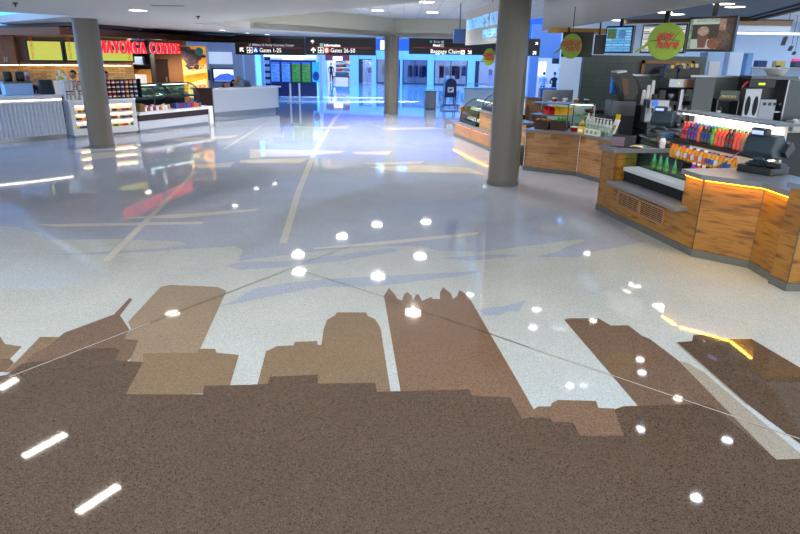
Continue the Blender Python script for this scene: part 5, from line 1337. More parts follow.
def serif_letters(text, h, m, parent, x, y, z, width, depth, grow=0.0, name='lettering', label=None):
    """roman capitals with thick and thin strokes and serifs, facing local -Y"""
    TK, TN, SF = .125 + grow, .065 + grow, .045 + grow
    mb = MB()
    def st(p, q, w_, ox):
        mb.front([(ox + p[0] - w_ / 2, p[1]), (ox + p[0] + w_ / 2, p[1]), (ox + q[0] + w_ / 2, q[1]), (ox + q[0] - w_ / 2, q[1])], 0, depth)
    def sf(cx_, z_, w_, ox): mb.front([(ox + cx_ - w_ / 2, z_ - SF / 2), (ox + cx_ + w_ / 2, z_ - SF / 2), (ox + cx_ + w_ / 2, z_ + SF / 2), (ox + cx_ - w_ / 2, z_ + SF / 2)], 0, depth)
    def arc(cx_, cz, rx, rz_, a0, a1, ox, n=18):
        for i in range(n):
            t0 = a0 + (a1 - a0) * i / n; t1 = a0 + (a1 - a0) * (i + 1) / n
            w0, w1 = TN + (TK - TN) * abs(math.cos(t0)), TN + (TK - TN) * abs(math.cos(t1))
            mb.front([(ox + cx_ + rx * math.cos(t0), cz + rz_ * math.sin(t0)), (ox + cx_ + rx * math.cos(t1), cz + rz_ * math.sin(t1)),
                      (ox + cx_ + (rx - w1) * math.cos(t1), cz + (rz_ - w1) * math.sin(t1)), (ox + cx_ + (rx - w0) * math.cos(t0), cz + (rz_ - w0) * math.sin(t0))], 0, depth)
    W_L = {'M': 1.02, 'A': .82, 'Y': .78, 'O': .9, 'R': .80, 'G': .88, 'C': .84, 'F': .62, 'E': .68, ' ': .4}
    ox = 0
    for ch in text:
        w_ = W_L[ch]
        if ch == 'M':
            st((.12, 0), (.12, 1), TN, ox); st((.88, 0), (.88, 1), TK, ox); st((.18, 1), (.5, .1), TK, ox); st((.5, .1), (.84, 1), TN, ox)
            for c in ((.12, .03), (.88, .03), (.1, .97), (.9, .97)): sf(c[0], c[1], .3, ox)
        elif ch == 'A':
            st((.1, 0), (.40, 1), TN, ox); st((.70, 0), (.42, 1), TK, ox); st((.4, .3), (.4, .37), .36, ox); sf(.1, .03, .24, ox); sf(.7, .03, .28, ox)
        elif ch == 'Y':
            st((.37, 0), (.37, .5), TK, ox); st((.37, .42), (.08, 1), TK, ox); st((.4, .42), (.68, 1), TN, ox); sf(.37, .03, .34, ox); sf(.08, .97, .28, ox); sf(.68, .97, .24, ox)
        elif ch == 'O': arc(.45, .5, .43, .53, 0, 2 * PI, ox, 28)
        elif ch == 'C': arc(.45, .5, .43, .53, .28 * PI, 1.72 * PI, ox, 22); st((.72, .72), (.74, 1.0), TN, ox); st((.72, .0), (.74, .25), TN, ox)
        elif ch == 'G': arc(.45, .5, .43, .53, .28 * PI, 1.75 * PI, ox, 22); st((.73, .06), (.73, .48), TK, ox); sf(.70, .47, .3, ox); st((.72, .72), (.74, 1.0), TN, ox)
        elif ch == 'R':
            st((.15, 0), (.15, 1), TK, ox); arc(.28, .73, .34, .27, -PI / 2, PI / 2, ox, 12); st((.36, .47), (.70, 0), TK, ox); sf(.15, .03, .32, ox); sf(.72, .03, .2, ox); sf(.2, .97, .34, ox); sf(.25, .48, .2, ox)
        elif ch in 'FE':
            st((.15, 0), (.15, 1), TK, ox); sf(.15, .03, .32, ox); sf(.32, .96, .56, ox); sf(.32, .52, .36, ox); st((.56, .76), (.56, .98), TN, ox); st((.46, .42), (.46, .62), TN, ox)
            if ch == 'E': sf(.34, .04, .60, ox); st((.60, .02), (.62, .27), TN, ox)
        ox += w_ + .05
    kx = width / ox
    for v in mb.bm.verts: v.co.x *= kx; v.co.z *= h
    return mb.done(name, m, parent, loc=(x, y, z), label=label)
for s_, x_, w_ in (('MAYORGA', -.12, LS.len * .545), ('COFFEE', LS.len * .575, LS.len * .42)):
    serif_letters(s_, .38, M_redlit, lg, x_, -.06, .02, w_, .05, label='red glowing letters')
    serif_letters(s_, .38, M_letglint, lg, x_ + .045, .0, .02, w_, .06, .0, label='white glints on the letters')  # offset pale copies paint white glints beside the red letters
MB().box(-.2, LS.len, .06, .12, .12, .26).done('back_rail', M_black, lg)
for u in (.3, LS.len * .5, LS.len * .86): MB().tube([(u, .09, .25), (u, .09, .56)], .02).done('hanger', M_black, lg)
# ================================================================== REAR HALL
M_bluewall = mat('rear wall paint', 'a8b4c8', .5)
M_store = mat('storefront frame', 'a4bce0', .4)
M_dglass = glass('store glass', 'b8d0ee', .25)
M_shopint = mat('shop interior', 'e8e4dc', .6)
# information desk
DK = Loc(F(214.5, 117.5), F(279.5, 111.5))
idk = thing('information_desk', 'long pale information desk with recessed base right of the coffee poster', 'desk', DK.o, DK.rz)
MB().box(0, DK.len, 0, .08, .2, 1.1).done('front_panel', mat('desk front', 'c4cedc', .35), idk)
MB().box(DK.len - .08, DK.len, 0, .7, .2, 1.1).done('end_panel', mat('desk front', 'c4cedc', .35), idk); MB().box(-.05, DK.len + .12, -.06, .6, 1.1, 1.16).done('countertop', M_white, idk)
MB().box(.1, DK.len - .1, .15, .6, 0, .2).done('recessed_base', M_steel, idk)
MB().box(.0, .08, .08, .3, .2, 1.1).done('end_panel', mat('desk front', 'c4cedc', .35), idk)
def dsk(px, back, z=0.0):
    d = ray(px, 88); k = DK.o.dot(DK.n) / (d.x * DK.n.x + d.y * DK.n.y); q_ = Vector((d.x * k, d.y * k, 0))
    q_ = q_ * (1 + back / q_.length); q_.z = z; return q_
person('seated person with dark brown hair and yellow top behind the information desk', dsk(225, 1.2), DK.rz, 'd8b840', '303848', '4a2a1c', pose='sit', hair_long=True, sc=1.0)
person('seated person with long black hair behind the information desk', dsk(233.5, 1.75), DK.rz + .2, '8a5a4a', '303848', '0c0c10', pose='sit', hair_long=True, sc=1.04)
person('standing person with blond hair in pale blue top behind the information desk', dsk(239, 2.5), DK.rz - .1, '7aa0c8', '303848', 'b89a68', pose='sit', hair_long=True, sc=1.12)
for px, lab in [(225, 'dark-haired'), (234, 'black-haired'), (239, 'blond')]:
    v = {225: 1.2, 234: 1.75, 239: 2.5}[px]; p = dsk({234: 233.5}.get(px, px), v + .03)
    z_ = .365 * {225: 1, 234: 1.04, 239: 1.12}[px]
    stl = thing('office_stool', 'office stool under the ' + lab + ' person at the information desk', 'stool', (p.x, p.y, 0))
    MB().lathe([(.18, z_ - .05), (.2, z_ - .03), (.2, z_), (.17, z_ + .01)], n=18).done('seat', M_charcoal, stl); MB().tube([(0, 0, .03), (0, 0, z_ - .05)], .03).done('post', M_steel, stl); MB().lathe([(.2, 0), (.2, .03)], n=18).done('base', M_charcoal, stl)
for k, (px, c) in enumerate([(243, '5a86b8'), (246, '9a4a5a'), (249, '3a5a90')]):
    lf = thing('leaflet_rack', ['blue leaflet holder nearest the blond person on the desk', 'reddish leaflet holder in the middle of the desk', 'dark blue leaflet holder, rightmost on the desk'][k], 'leaflet holder', dsk(px, .35, 1.161), DK.rz)
    MB().side([(-.08, 0), (.1, 0), (.12, .4 - .07 * k), (.04, .4 - .07 * k)], -.1, .1).done('holder', M_glass, lf)
    MB().side([(-.04, .01), (.05, .01), (.09, .36 - .07 * k), (.05, .36 - .07 * k)], -.09, .09).done('leaflets', mat('leaf ' + c, c, .5), lf)
tag(MB().box(-.2, .2, -.15, .15, 0, .04).done('document_tray', M_white, loc=dsk(258, .35, 1.161), rz=DK.rz), 'flat white tray on the right half of the information desk', 'tray')
# wall behind the desk
YW = 37.0
wx = lambda px: D(px, 70, YW).x
structure(MB().box(wx(180), wx(255), 0, .3, 0, 4.6).done('wall_back', M_bluewall, loc=(0, YW, 0)))
for px0, px1 in ((235, 245), (204, 210)): structure(MB().box(wx(px0), wx(px1), -.4, 0, 0, 4.6).done('trim_6', mat('pilaster', 'a8b4c6', .45), loc=(0, YW, 0)))
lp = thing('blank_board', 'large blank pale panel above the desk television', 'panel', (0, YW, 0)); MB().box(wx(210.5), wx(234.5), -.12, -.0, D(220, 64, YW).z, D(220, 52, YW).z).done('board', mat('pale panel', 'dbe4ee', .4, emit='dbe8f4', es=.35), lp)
tv = thing('wall_television', 'wall television showing a blue and white coastal view behind the information desk', 'television', (0, YW, 0)); za, zb_ = D(222, 82, YW).z, D(222, 68.5, YW).z
MB().box(wx(212.5), wx(236), -.12, 0, za, zb_).done('housing', M_black, tv)
MB().box(wx(214), wx(235.5), -.125, -.12, za + .05, zb_ - .05).done('display', mat('tv sky', 'dfeaf8', .4, emit='dfeaf8', es=1.0), tv)
MB().front([(wx(214), za + .06), (wx(235.5), za + .06), (wx(235.5), za + .34), (wx(228), za + .5), (wx(220), za + .42), (wx(214), za + .2)], -.13, -.125).done('picture_sea', mat('tv sea', '3858b0', .4, emit='3a60c0', es=.9, noise=.5, nscale=6), tv)
tag(MB().box(wx(209.5), wx(211.5), -.45, -.4, D(210, 80, YW).z, D(210, 70, YW).z).done('small_screen', M_navy, loc=(0, YW, 0)), 'narrow dark wall panel left of the television', 'panel')
# dark recess and flight boards
YD = 41.0
dxx = lambda px: D(px, 70, YD).x
structure(MB().box(dxx(254), dxx(262), 0, .3, 0, 4.4).done('wall_back', M_navy, loc=(0, YD - 2, 0)))
structure(MB().box(dxx(262), dxx(316), 0, .3, 0, D(290, 60, YD).z).done('wall_back', mat('dark recess navy', '141c48', .35), loc=(0, YD, 0)))  # shade of the open recess put into a flat navy wall
structure(MB().box(dxx(262), dxx(322), 0, .3, D(290, 60.5, YD).z, 4.4).done('wall_back', M_store, loc=(0, YD, 0)))
bl = thing('light_bar', 'bright white light bar above the flight information screens', 'lamp', (0, YD - .125, 0)); MB().box(dxx(264), dxx(316), -.1, .1, D(290, 57.3, YD).z, D(290, 55.4, YD).z).done('diffuser', mat('light bar', 'ffffff', .5, emit='e4f0ff', es=2.5), bl)
MB().box(dxx(264), dxx(316), -.12, .12, D(290, 55.4, YD).z, D(290, 55, YD).z).done('housing', M_steel, bl)
bl2 = (MB().box(dxx(284), dxx(304), -.14, -.1, D(290, 59.6, YD).z, D(290, 57.6, YD).z).done('lit_plate', mat('lit plate', 'ffffff', .5, emit='f4f8ff', es=1.2), bl))
YF = 35.0
fx = lambda px: D(px, 75, YF).x
fbz0, fbz1 = D(290, 83, YF).z, D(290, 61.5, YF).z
S_f1 = screen('flight blue', '1c62e0', '6aa0f4', .8, 22, 2, '2a74f0'); S_f2 = screen('flight green', '10803c', '58b070', .6, 22, 2, '0c7a48')
fbd = thing('flight_board_stand', 'steel stand with two posts carrying the flight information screens', 'stand', (0, YF, 0))
for px in (289.4, 298.6):
    MB().tube([(fx(px), .1, .02), (fx(px), .1, fbz1 - .1)], .05, 10).done('post', M_aluminium, fbd); MB().lathe([(.22, 0), (.22, .02)], cx=fx(px), cy=.1, n=20).done('foot', M_steel, fbd)
MB().box(fx(271), fx(311), .06, .1, fbz0 + .4, fbz0 + .5).done('cross_rail', M_darksteel, fbd)
for k, (a, b) in enumerate([(270.6, 280.4), (281.4, 291), (291.8, 301), (301.7, 311.2)]):
    tt = thing('flight_screen', ['blue flight information screen, leftmost of the four', 'blue flight information screen beside the green ones', 'green flight information screen beside the blue ones', 'green flight information screen, rightmost of the four'][k], 'screen', (fx(a), YF, fbz0))
    MB().box(0, fx(b) - fx(a), -.04, .05, 0, fbz1 - fbz0).done('housing', M_black, tt); MB().box(.03, fx(b) - fx(a) - .03, -.045, -.04, .05, fbz1 - fbz0 - .12).done('display', S_f1 if k < 2 else S_f2, tt)
    MB().box(.03, fx(b) - fx(a) - .03, -.045, -.04, fbz1 - fbz0 - .1, fbz1 - fbz0 - .03).done('title_strip', mat('title blue', '2858d8', .4, emit='3060e8', es=.8), tt)
bp = thing('blue_poster', 'tall blue lit poster right of the flight screens', 'poster', (0, YD - .065, 0))
MB().box(dxx(312.3), dxx(320), 0, .06, D(316, 82, YD).z, D(316, 62, YD).z).done('board', mat('poster blue', '1f8ad8', .4, emit='2a90e8', es=.5, noise=.3, nscale=2), bp)
MB().ball((dxx(316), -.02, D(316, 76, YD).z), .2, .02, .28).done('dark_motif', mat('poster motif', '0c3a78', .4), bp)
for px, Y in ((263.5, 38.0), (321, 38.5)):
    structure(MB().box(-.09, .09, -.09, .09, 0, 4.4).done('trim_7', M_store, loc=(D(px, 80, Y).x, Y, 0)))
vm = thing('leaflet_stand', 'narrow dark stand with white leaflets left of the flight screens', 'stand', (D(266.5, 75, 38).x, 38.3, 0)); MB().box(-.25, .2, 0, .2, 0, 2.4).done('body', M_navy, vm)
for k in range(4): MB().box(-.2, .15, -.03, 0, .9 + k * .36, 1.12 + k * .36).done('leaflet', mat('leaf pale', '9ab0d0', .5), vm)

# storefront row
BW = Loc(F(322, 81.8), F(600, 89))
def bwu(px, py=80, v=0.0):
    d = ray(px, py); o_ = BW.o + BW.n * v; k = o_.dot(BW.n) / (d.x * BW.n.x + d.y * BW.n.y); p_ = Vector((0, 0, CAM_H)) + d * k
    return (p_ - BW.o).dot(BW.t), p_.z
root_rz = BW.rz
def sbox(px0, px1, z0, z1, v0, v1, m, nm, parent=None, kind=True):
    u0 = bwu(px0, 80, v0)[0]; u1 = bwu(px1, 80, v0)[0]
    o = MB().box(u0, u1, v0, v1, z0, z1).done(nm, m, parent, loc=(BW.o if parent is None else (0, 0, 0)), rz=(BW.rz if parent is None else 0))
    if kind: structure(o)
    return o
HZ = 2.2
sbox(352, 580, HZ, 3.0, 0, .4, M_store, 'wall_back'); sbox(318, 580, 3.0, 9.5, .3, .6, mat('upper hall wall', '2c55a0', .5), 'wall_back')
sbox(318, 352, 2.66, 3.0, 0, .4, M_store, 'wall_back')
for a, b in ((318, 326), (350, 358.5), (372, 376), (400, 402), (427, 433.5), (467, 474.5), (519, 535), (578, 584)): sbox(a, b, 0, 2.7, -.1, .4, M_store, 'trim_8')
def shop(a, b, idx, back='shop interior', seed=1, dark=False, lab=''):
    u0 = bwu(a)[0]; u1 = bwu(b)[0]
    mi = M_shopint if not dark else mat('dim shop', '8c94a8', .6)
    sbox(a, b, 0, 2.9, 4.0, 4.1, mi, 'wall_back')
    t = thing('shop_window', lab, 'shop window', BW.o, BW.rz)
    MB().box(u0, u1, .1, .12, .08, HZ).done('glass_pane', M_dglass, t)
    fr = MB(); fr.box(u0, u1, .06, .16, 0, .1); fr.box(u0, u0 + .1, .06, .16, 0, HZ); fr.box(u1 - .1, u1, .06, .16, 0, HZ); fr.box((u0 + u1) / 2 - .04, (u0 + u1) / 2 + .04, .06, .16, 0, HZ)
    fr.done('frame', mat('window frame dark', '16202e', .4), t)
    q = random.Random(seed)
    n = max(4, int((u1 - u0) / .55))
    for k in range(n):
        u = u0 + .3 + (u1 - u0 - .6) * (k + .5) / n
        c = q.choice(['24304c', '8a5a3a', 'c8b8a0', '40506a', 'a03a3a', '2a3a7a', '101420'])
        z0 = q.uniform(.5, .9)
        gr = thing('clothes_rack', 'rack of clothes behind the ' + lab, 'clothes rack', BW.w(u, 1.2 + .5 * (k % 3)), BW.rz, 'racks behind the ' + lab)
        MB().tube([(-.24, 0, 0), (-.24, 0, 1.75), (.24, 0, 1.75), (.24, 0, 0)], .02, 6).done('rail', M_steel, gr)
        for j in range(3): MB().side([(-.16, z0), (.16, z0), (.12, 1.6), (0, 1.72), (-.12, 1.6)], -.2 + j * .14, -.1 + j * .14).done('garment', mat('garment ' + c, c, .8), gr)
    bw_ = BW.w((u0 + u1) / 2, 2.0, 2.85)
    area_light('shop_lamp', bw_, (0, 0, BW.rz), (u1 - u0) * .8, 2.0, 90 if not dark else 70, (1, .93, .82))
shop(376, 400, 2, seed=3, dark=True, lab='shop window half hidden by the middle column')
shop(402, 427, 3, seed=4, dark=True, lab='wide shop window of coloured goods right of the middle column')
shop(433.5, 467, 4, seed=5, lab='shop window with hanging clothes behind the blue mailbox')
# lit opening with white mannequins
def mannequin(px, v, label, top, s=1.0):
    u = bwu(px, 80, v)[0]
    t = thing('mannequin', label, 'mannequin', BW.w(u, v), BW.rz); t.scale = (s,) * 3
    m_ = mat('mannequin white', 'ececec', .4)
    b = MB(); b.ball((0, 0, 1.66), .085, .1, .12).tube([(0, 0, 1.42), (0, 0, 1.58)], .05)
    b.tube([(0, 0, .92), (0, 0, 1.1), (0, 0, 1.38), (0, 0, 1.46)], [.16, .13, .18, .08], 12)
    for k in (-1, 1):
        b.tube([(k * .09, 0, .95), (k * .1, -.02, .5), (k * .1, 0, .06)], [.1, .07, .045], 8); b.tube([(k * .2, 0, 1.4), (k * .25, 0, 1.12), (k * .24, -.06, .86)], [.055, .045, .03], 8); b.ball((k * .1, -.05, .05), .045, .1, .04)
    b.done('body', m_, t, smooth=True)
    MB().lathe([(.175, .95), (.15, 1.12), (.2, 1.38), (.12, 1.47)], n=16).done('top', mat('cloth ' + top, top, .8), t, smooth=True)
    MB().lathe([(.18, .62), (.17, .96)], n=16, cap=False).done('shorts', mat('cloth pale', 'c8ccd8', .8), t, smooth=True)
    MB().lathe([(.3, 0), (.3, .03)], n=20).done('stand', M_steel, t)
    return t
for a, b, lab in ((358.5, 372, 'bright shop window with pale curtain left of the middle column'), (474.5, 519, 'bright shop window with mannequin left of the nearest column')):
    u0 = bwu(a)[0]; u1 = bwu(b)[0]
    sbox(a, b, 0, 2.9, 2.6, 2.7, M_white, 'wall_back')
    t = thing('shop_window', lab, 'shop window', BW.o, BW.rz)
    MB().box(u0, u1, .1, .12, .05, HZ).done('glass_pane', M_dglass, t); fr = MB(); fr.box(u0, u0 + .35, .05, .3, 0, HZ); fr.box(u0, u1, .06, .16, HZ - .08, HZ); fr.done('frame', mat('window frame dark', '16202e', .4), t)
    area_light('shop_lamp', BW.w((u0 + u1) / 2, 1.2, 2.85), (0, 0, BW.rz), max(.5, (u1 - u0) * .7), 1.2, 60, (1, .97, .94))
mannequin(490, 1.0, 'white mannequin in blue top in the lit shop window', '2a3a78', 1.0)
mannequin(369.5, 1.0, 'grey mannequin in dark top beside the pale curtain', '4a5060', .98)
pcn = thing('pale_curtain', 'hanging pale curtain in the bright shop window', 'curtain', BW.w(bwu(365, 80, 1.5)[0], 1.5), BW.rz)
MB().prism([(x * .09 - .5, .04 * (1 if x % 2 else -1)) for x in range(12)] + [(x * .09 - .5, .04 * (1 if x % 2 else -1) + .03) for x in range(11, -1, -1)], 0.005, 2.1).done('fabric', mat('curtain pale', 'c4ccd8', .7), pcn)
# maroon-headed shop
hd = thing('shop_header', 'maroon shop header with small glowing white plate beneath the gate signs', 'sign', BW.o, BW.rz)
ua, ub = bwu(326.2)[0], bwu(349.8)[0]
MB().box(ua, ub, -.12, -.0, 2.02, 2.66).done('board', M_maroon, hd)
MB().box(bwu(334)[0], bwu(343)[0], -.18, -.12, 2.05, 2.38).done('lit_plate', mat('lit plate blue', 'ffffff', .5, emit='dce8ff', es=2.2), hd)
sbox(326, 350, 0, 2.9, 2.2, 2.3, mat('shop wall lit', 'f4f0ee', .6), 'wall_back')
area_light('shop_lamp', BW.w((ua + ub) / 2, 1.0, 2.6), (0, 0, BW.rz), 3.0, 1.4, 50, (1, .97, .95))
q = random.Random(77)
for r_i in range(3):
    for k in range(5):
        c = q.choice(['2a3a5a', '5a6a78', '8a3030', '1a1a20', '3a8ab0', 'c8a060']); u = ua + .5 + k * (ub - ua - .8) / 4.6
        hb = tag(MB().front([(-.15, 0), (.15, 0), (.13, .22), (-.13, .22)], -.08, .08).done('hand_bag', mat('goods ' + c, c, .5), loc=BW.w(u, 2.05, .95 + r_i * .42), rz=BW.rz), 'small %s bag on the %s wall shelf of the maroon-headed shop' % ({'2a3a5a': 'navy', '5a6a78': 'grey', '8a3030': 'red', '1a1a20': 'black', '3a8ab0': 'teal', 'c8a060': 'tan'}[c], ('lower', 'middle', 'upper')[r_i]), 'bag', 'bags row %d %s' % (r_i, c))
        MB().tube([(-.08, 0, .22), (-.06, 0, .32), (.06, 0, .32), (.08, 0, .22)], .012, 5).done('handle', M_black, hb)
for r_i in range(3):
    sh = tag(MB().box(ua + .2, ub - .2, 1.95, 2.2, .90 + r_i * .42, .945 + r_i * .42).done('wall_shelf', M_whitem, loc=BW.o, rz=BW.rz), ('lower', 'middle', 'upper')[r_i] + ' white wall shelf inside the maroon-headed shop', 'shelf')
dp = thing('display_table', 'brown display table in the doorway of the maroon-headed shop', 'table', BW.w(bwu(342, 80, .6)[0], .6), BW.rz)
MB().box(-.9, .8, -.3, .3, .45, .55).done('tabletop', mat('table brown', '6a4030', .5), dp); 
for sx in (-.85, .7):
    for sy in (-.25, .2): MB().box(sx, sx + .06, sy, sy + .06, 0, .45).done('leg', mat('table brown', '6a4030', .5), dp)
tag(MB().box(-.6, .7, -.25, .25, .551, .95).done('suitcase', mat('case slate', '3a4a58', .4), loc=dp.location, rz=BW.rz, bevel=.04), 'slate suitcase lying on the brown display table', 'suitcase')
person('standing person in black clothes at the maroon-headed shop doorway', BW.w(bwu(333, 80, .3)[0], -.2), BW.rz + .5, '14141c', '101018', '18120e', arms='down', sc=1.0)

# gate signs
YG = 32.2
def gate_sign(px0, px1, label):
    x0 = D(px0, 46, YG).x; x1 = D(px1, 46, YG).x; z0 = D((px0 + px1) / 2, 55, YG).z; z1 = D((px0 + px1) / 2, 38.3, YG).z
    t = thing('direction_sign', label, 'sign', (x0, YG, z0)); W = x1 - x0; H = z1 - z0
    MB().box(0, W, 0, .25, 0, H).done('board', M_signblack, t); MB().box(0, W, .08, .16, H, 3.4 - z0 if 3.4 - z0 > H else H + .03).done('hanger_rail', M_darksteel, t)
    k = W / (px1 - px0)
    def X(px): return (px - px0) * k
    def Z(py): return H * (55 - py) / 16.7
    return t, X, Z, k
def arrow(t, x, z, s, ang, m=None):
    m_ = MB(); pts = [(0, .5), (.5, 0), (.36, -.14), (.1, .12), (.1, -.5), (-.1, -.5), (-.1, .12), (-.36, -.14), (-.5, 0)]
    c, sn = math.cos(ang), math.sin(ang)
    m_.front([(x + s * (a * c - b * sn), z + s * (a * sn + b * c)) for a, b in pts], -.03, 0).done('arrow', m or M_signwhite, t)
def icon(t, x, z, s, m, inner=None):
    MB().box(x - s / 2, x + s / 2, -.02, 0, z - s / 2, z + s / 2).done('icon', m, t)
M_icon = mat('icon grey', '8a9088', .5, emit='9aa098', es=.4)
def plane_icon(t, x, z, s):
    fr = MB(); s2 = s / 2
    for a in ((-s2, s2, s2 - s * .07, s2), (-s2, s2, -s2, -s2 + s * .07)): fr.box(x + a[0], x + a[1], -.02, 0, z + a[2], z + a[3])
    for a in ((-s2, -s2 + s * .07), (s2 - s * .07, s2)): fr.box(x + a[0], x + a[1], -.02, 0, z - s2, z + s2)
    fr.front([(x + s * a, z + s * b) for a, b in [(-.05, .38), (.05, .38), (.06, .1), (.38, -.08), (.38, -.16), (.06, -.08), (.05, -.26), (.14, -.34), (.14, -.38), (-.14, -.38), (-.14, -.34), (-.05, -.26), (-.06, -.08), (-.38, -.16), (-.38, -.08), (-.06, .1)]], -.02, 0)
    fr.done('aeroplane_icon', M_signwhite, t)
def disc(t, x, z, r, c, ch):
    MB().lathe([(r, 0), (r, .03)], n=28).done('round_icon', mat('disc ' + c, c, .4, emit=c, es=.8), t, loc=(x, 0, z), rot=(PI / 2, 0, 0))
    lettering(ch, r * 1.6, M_signwhite, t, (x, -.035, z - r * .55), align='CENTER', bold=.01)
t, X, Z, k = gate_sign(235, 304.7, 'black hanging direction sign reading Gates 1-25 with red line')
arrow(t, X(241.5), Z(50), .26, PI / 4); arrow(t, X(240.3), Z(41), .16, PI / 4)
plane_icon(t, X(249.5), Z(50.3), .27); disc(t, X(255.5), Z(50.3), .13, '2a5cd8', 'A')
lettering('Gates 1-25', .27, M_signwhite, t, (X(259.3), -.02, Z(52.2)), width=k * 21.5, bold=.0)
lettering('Military & Family Courtesy Center', .15, mat('sign pale', 'a8b4c0', .5, emit='a8b4c0', es=.6), t, (X(252.5), -.02, Z(46)), width=k * 41.5, bold=.003)
icon(t, X(250), Z(45), .1, M_icon); MB().box(X(240), X(302), -.015, 0, Z(47.8), Z(47.3)).done('red_line', M_signred, t)
t, X, Z, k = gate_sign(305.3, 375.8, 'black hanging direction sign reading Gates 26-50 and Information')
arrow(t, X(313.3), Z(50.5), .26, 0); arrow(t, X(312.6), Z(42), .18, 0)
plane_icon(t, X(320.7), Z(50.5), .27); disc(t, X(326.6), Z(50.5), .14, 'e05a48', 'B')
lettering('Gates 26-50', .27, M_signwhite, t, (X(330.3), -.02, Z(52.4)), width=k * 24.5, bold=.0)
lettering('Information', .17, M_signwhite, t, (X(324.2), -.02, Z(46.6)), width=k * 16, bold=.006)
icon(t, X(321.5), Z(45.3), .15, mat('icon green', '7aa890', .5, emit='8ab8a0', es=.6)); lettering('i', .12, M_black, t, (X(321.2), -.025, Z(46.2))); MB().box(X(311), X(372), -.015, 0, Z(47.8), Z(47.3)).done('red_line', M_signred, t)
t, X, Z, k = gate_sign(409, 540, 'black hanging direction sign reading Baggage Claim and Hotel, passing behind the column')
lettering('Baggage Claim', .27, M_signwhite, t, (X(430.5), -.02, Z(53.8)), width=k * 29.5, bold=.0)
icon(t, X(463), Z(52.4), .2, M_signwhite); MB().box(X(461.7), X(464.3), -.024, -.02, Z(53.3), Z(52.3)).done('case_mark', M_black, t)
arrow(t, X(470), Z(52.2), .24, -PI * .75)
lettering('Hotel', .16, M_signwhite, t, (X(433), -.02, Z(47)), width=k * 7, bold=.006); icon(t, X(442.3), Z(46), .16, M_icon)
lettering('Exits', .14, mat('sign pale', 'a8b4c0'), t, (X(433.5), -.02, Z(43.2)), width=k * 6.5); icon(t, X(430.7), Z(42.3), .1, mat('icon teal', '2a8a70', .5, emit='2a9a78', es=.6)); icon(t, X(442.5), Z(42.5), .12, M_icon)
MB().box(X(413), X(472), -.015, 0, Z(48.7), Z(48.2)).done('red_line', M_signred, t); arrow(t, X(535), Z(52), .22, -PI / 4); arrow(t, X(536.5), Z(42.5), .16, -PI / 4)
# small lit sign between gate signs
ls = thing('small_lit_sign', 'small white lit square sign between the gate signs', 'sign', D(383.5, 45, 32.4)); MB().box(-.16, .16, 0, .06, -.22, .22).done('plate', M_signwhite, ls); MB().box(-.02, .02, .02, .05, .22, 3.4 - ls.location.z).done('hanger', M_black, ls)
# bin, mailbox on its cart
p = F(430, 109)
tb = thing('litter_bin', 'round grey ribbed litter bin right of the middle column', 'bin', p)
n = 40; prof = [(.30 + (.008 if i % 2 else 0)) for i in range(n)]
MB().prism([(r * math.cos(2 * PI * i / n), r * math.sin(2 * PI * i / n)) for i, r in enumerate(prof)], .05, .86).done('drum', mat('bin grey', '70747a', .4, .3), tb)
MB().lathe([(.28, 0), (.28, .05)], n=30).done('foot_ring', M_black, tb); MB().lathe([(.32, .86), (.32, .92), (.2, .95), (.18, .93)], n=30).done('rim', M_darksteel, tb)
p = F(449, 108)
mb = thing('mailbox', 'blue rounded-top mailbox with white emblem standing on a low cart', 'mailbox', (p.x, p.y, .19), math.radians(6))
arc = [(.3 * math.cos(a), 1.02 + .3 * math.sin(a)) for a in [PI * i / 12 for i in range(13)]]
MB().front([(.3, .38)] + arc + [(-.3, .38)], -.3, .3).done('box', M_mail, mb, bevel=.015)
for sx in (-.28, .23):
    for sy in (-.28, .23): MB().box(sx, sx + .05, sy, sy + .05, 0, .38).done('leg', M_mail, mb)
em_ = MB().box(-.16, .16, -.306, -.3, .62, .88).done('emblem_plate', mat('emblem white', 'dfe6f4', .4), mb)
MB().front([(-.12, .66), (.0, .70), (.13, .84), (.02, .80), (-.1, .80), (-.13, .76), (-.03, .755)], -.310, -.306).done('emblem_mark', M_mail, em_)
MB().box(-.2, .2, -.32, -.3, 1.02, 1.16).done('pull_door', mat('mail dark', '081c5a', .4), mb)
ct = thing('mail_cart', 'low dark platform cart under the blue mailbox', 'cart', p, math.radians(6))
MB().box(-.45, .5, -.4, .4, .13, .19).done('deck', M_darksteel, ct); 
for sx in (-.38, .38):
    for sy in (-.33, .33): MB().lathe([(.06, -.02), (.06, .02)], n=14).done('wheel', M_black, ct, loc=(sx, sy, .062), rot=(0, PI / 2, 0))
MB().tube([(-.43, -.35, .19), (-.43, -.35, .6), (-.43, .35, .6), (-.43, .35, .19)], .02).done('push_handle', M_steel, ct)
dkk = thing('pale_kiosk', 'pale blue-grey low kiosk between the mailbox and the glass food cases', 'kiosk', F(458, 112) + Vector((.7, 2.2, 0)))
MB().box(-.2, 1.3, 0, .6, 0, 1.0).done('body', mat('kiosk pale', 'a4bcd0', .4), dkk); MB().box(-.25, 1.35, -.05, .65, 1.0, 1.05).done('top', M_steel, dkk)
MB().tube([(-.2, 0, 1.05), (-.2, 0, 1.25), (1.3, 0, 1.25), (1.3, 0, 1.05)], .02).done('rail', M_steel, dkk)
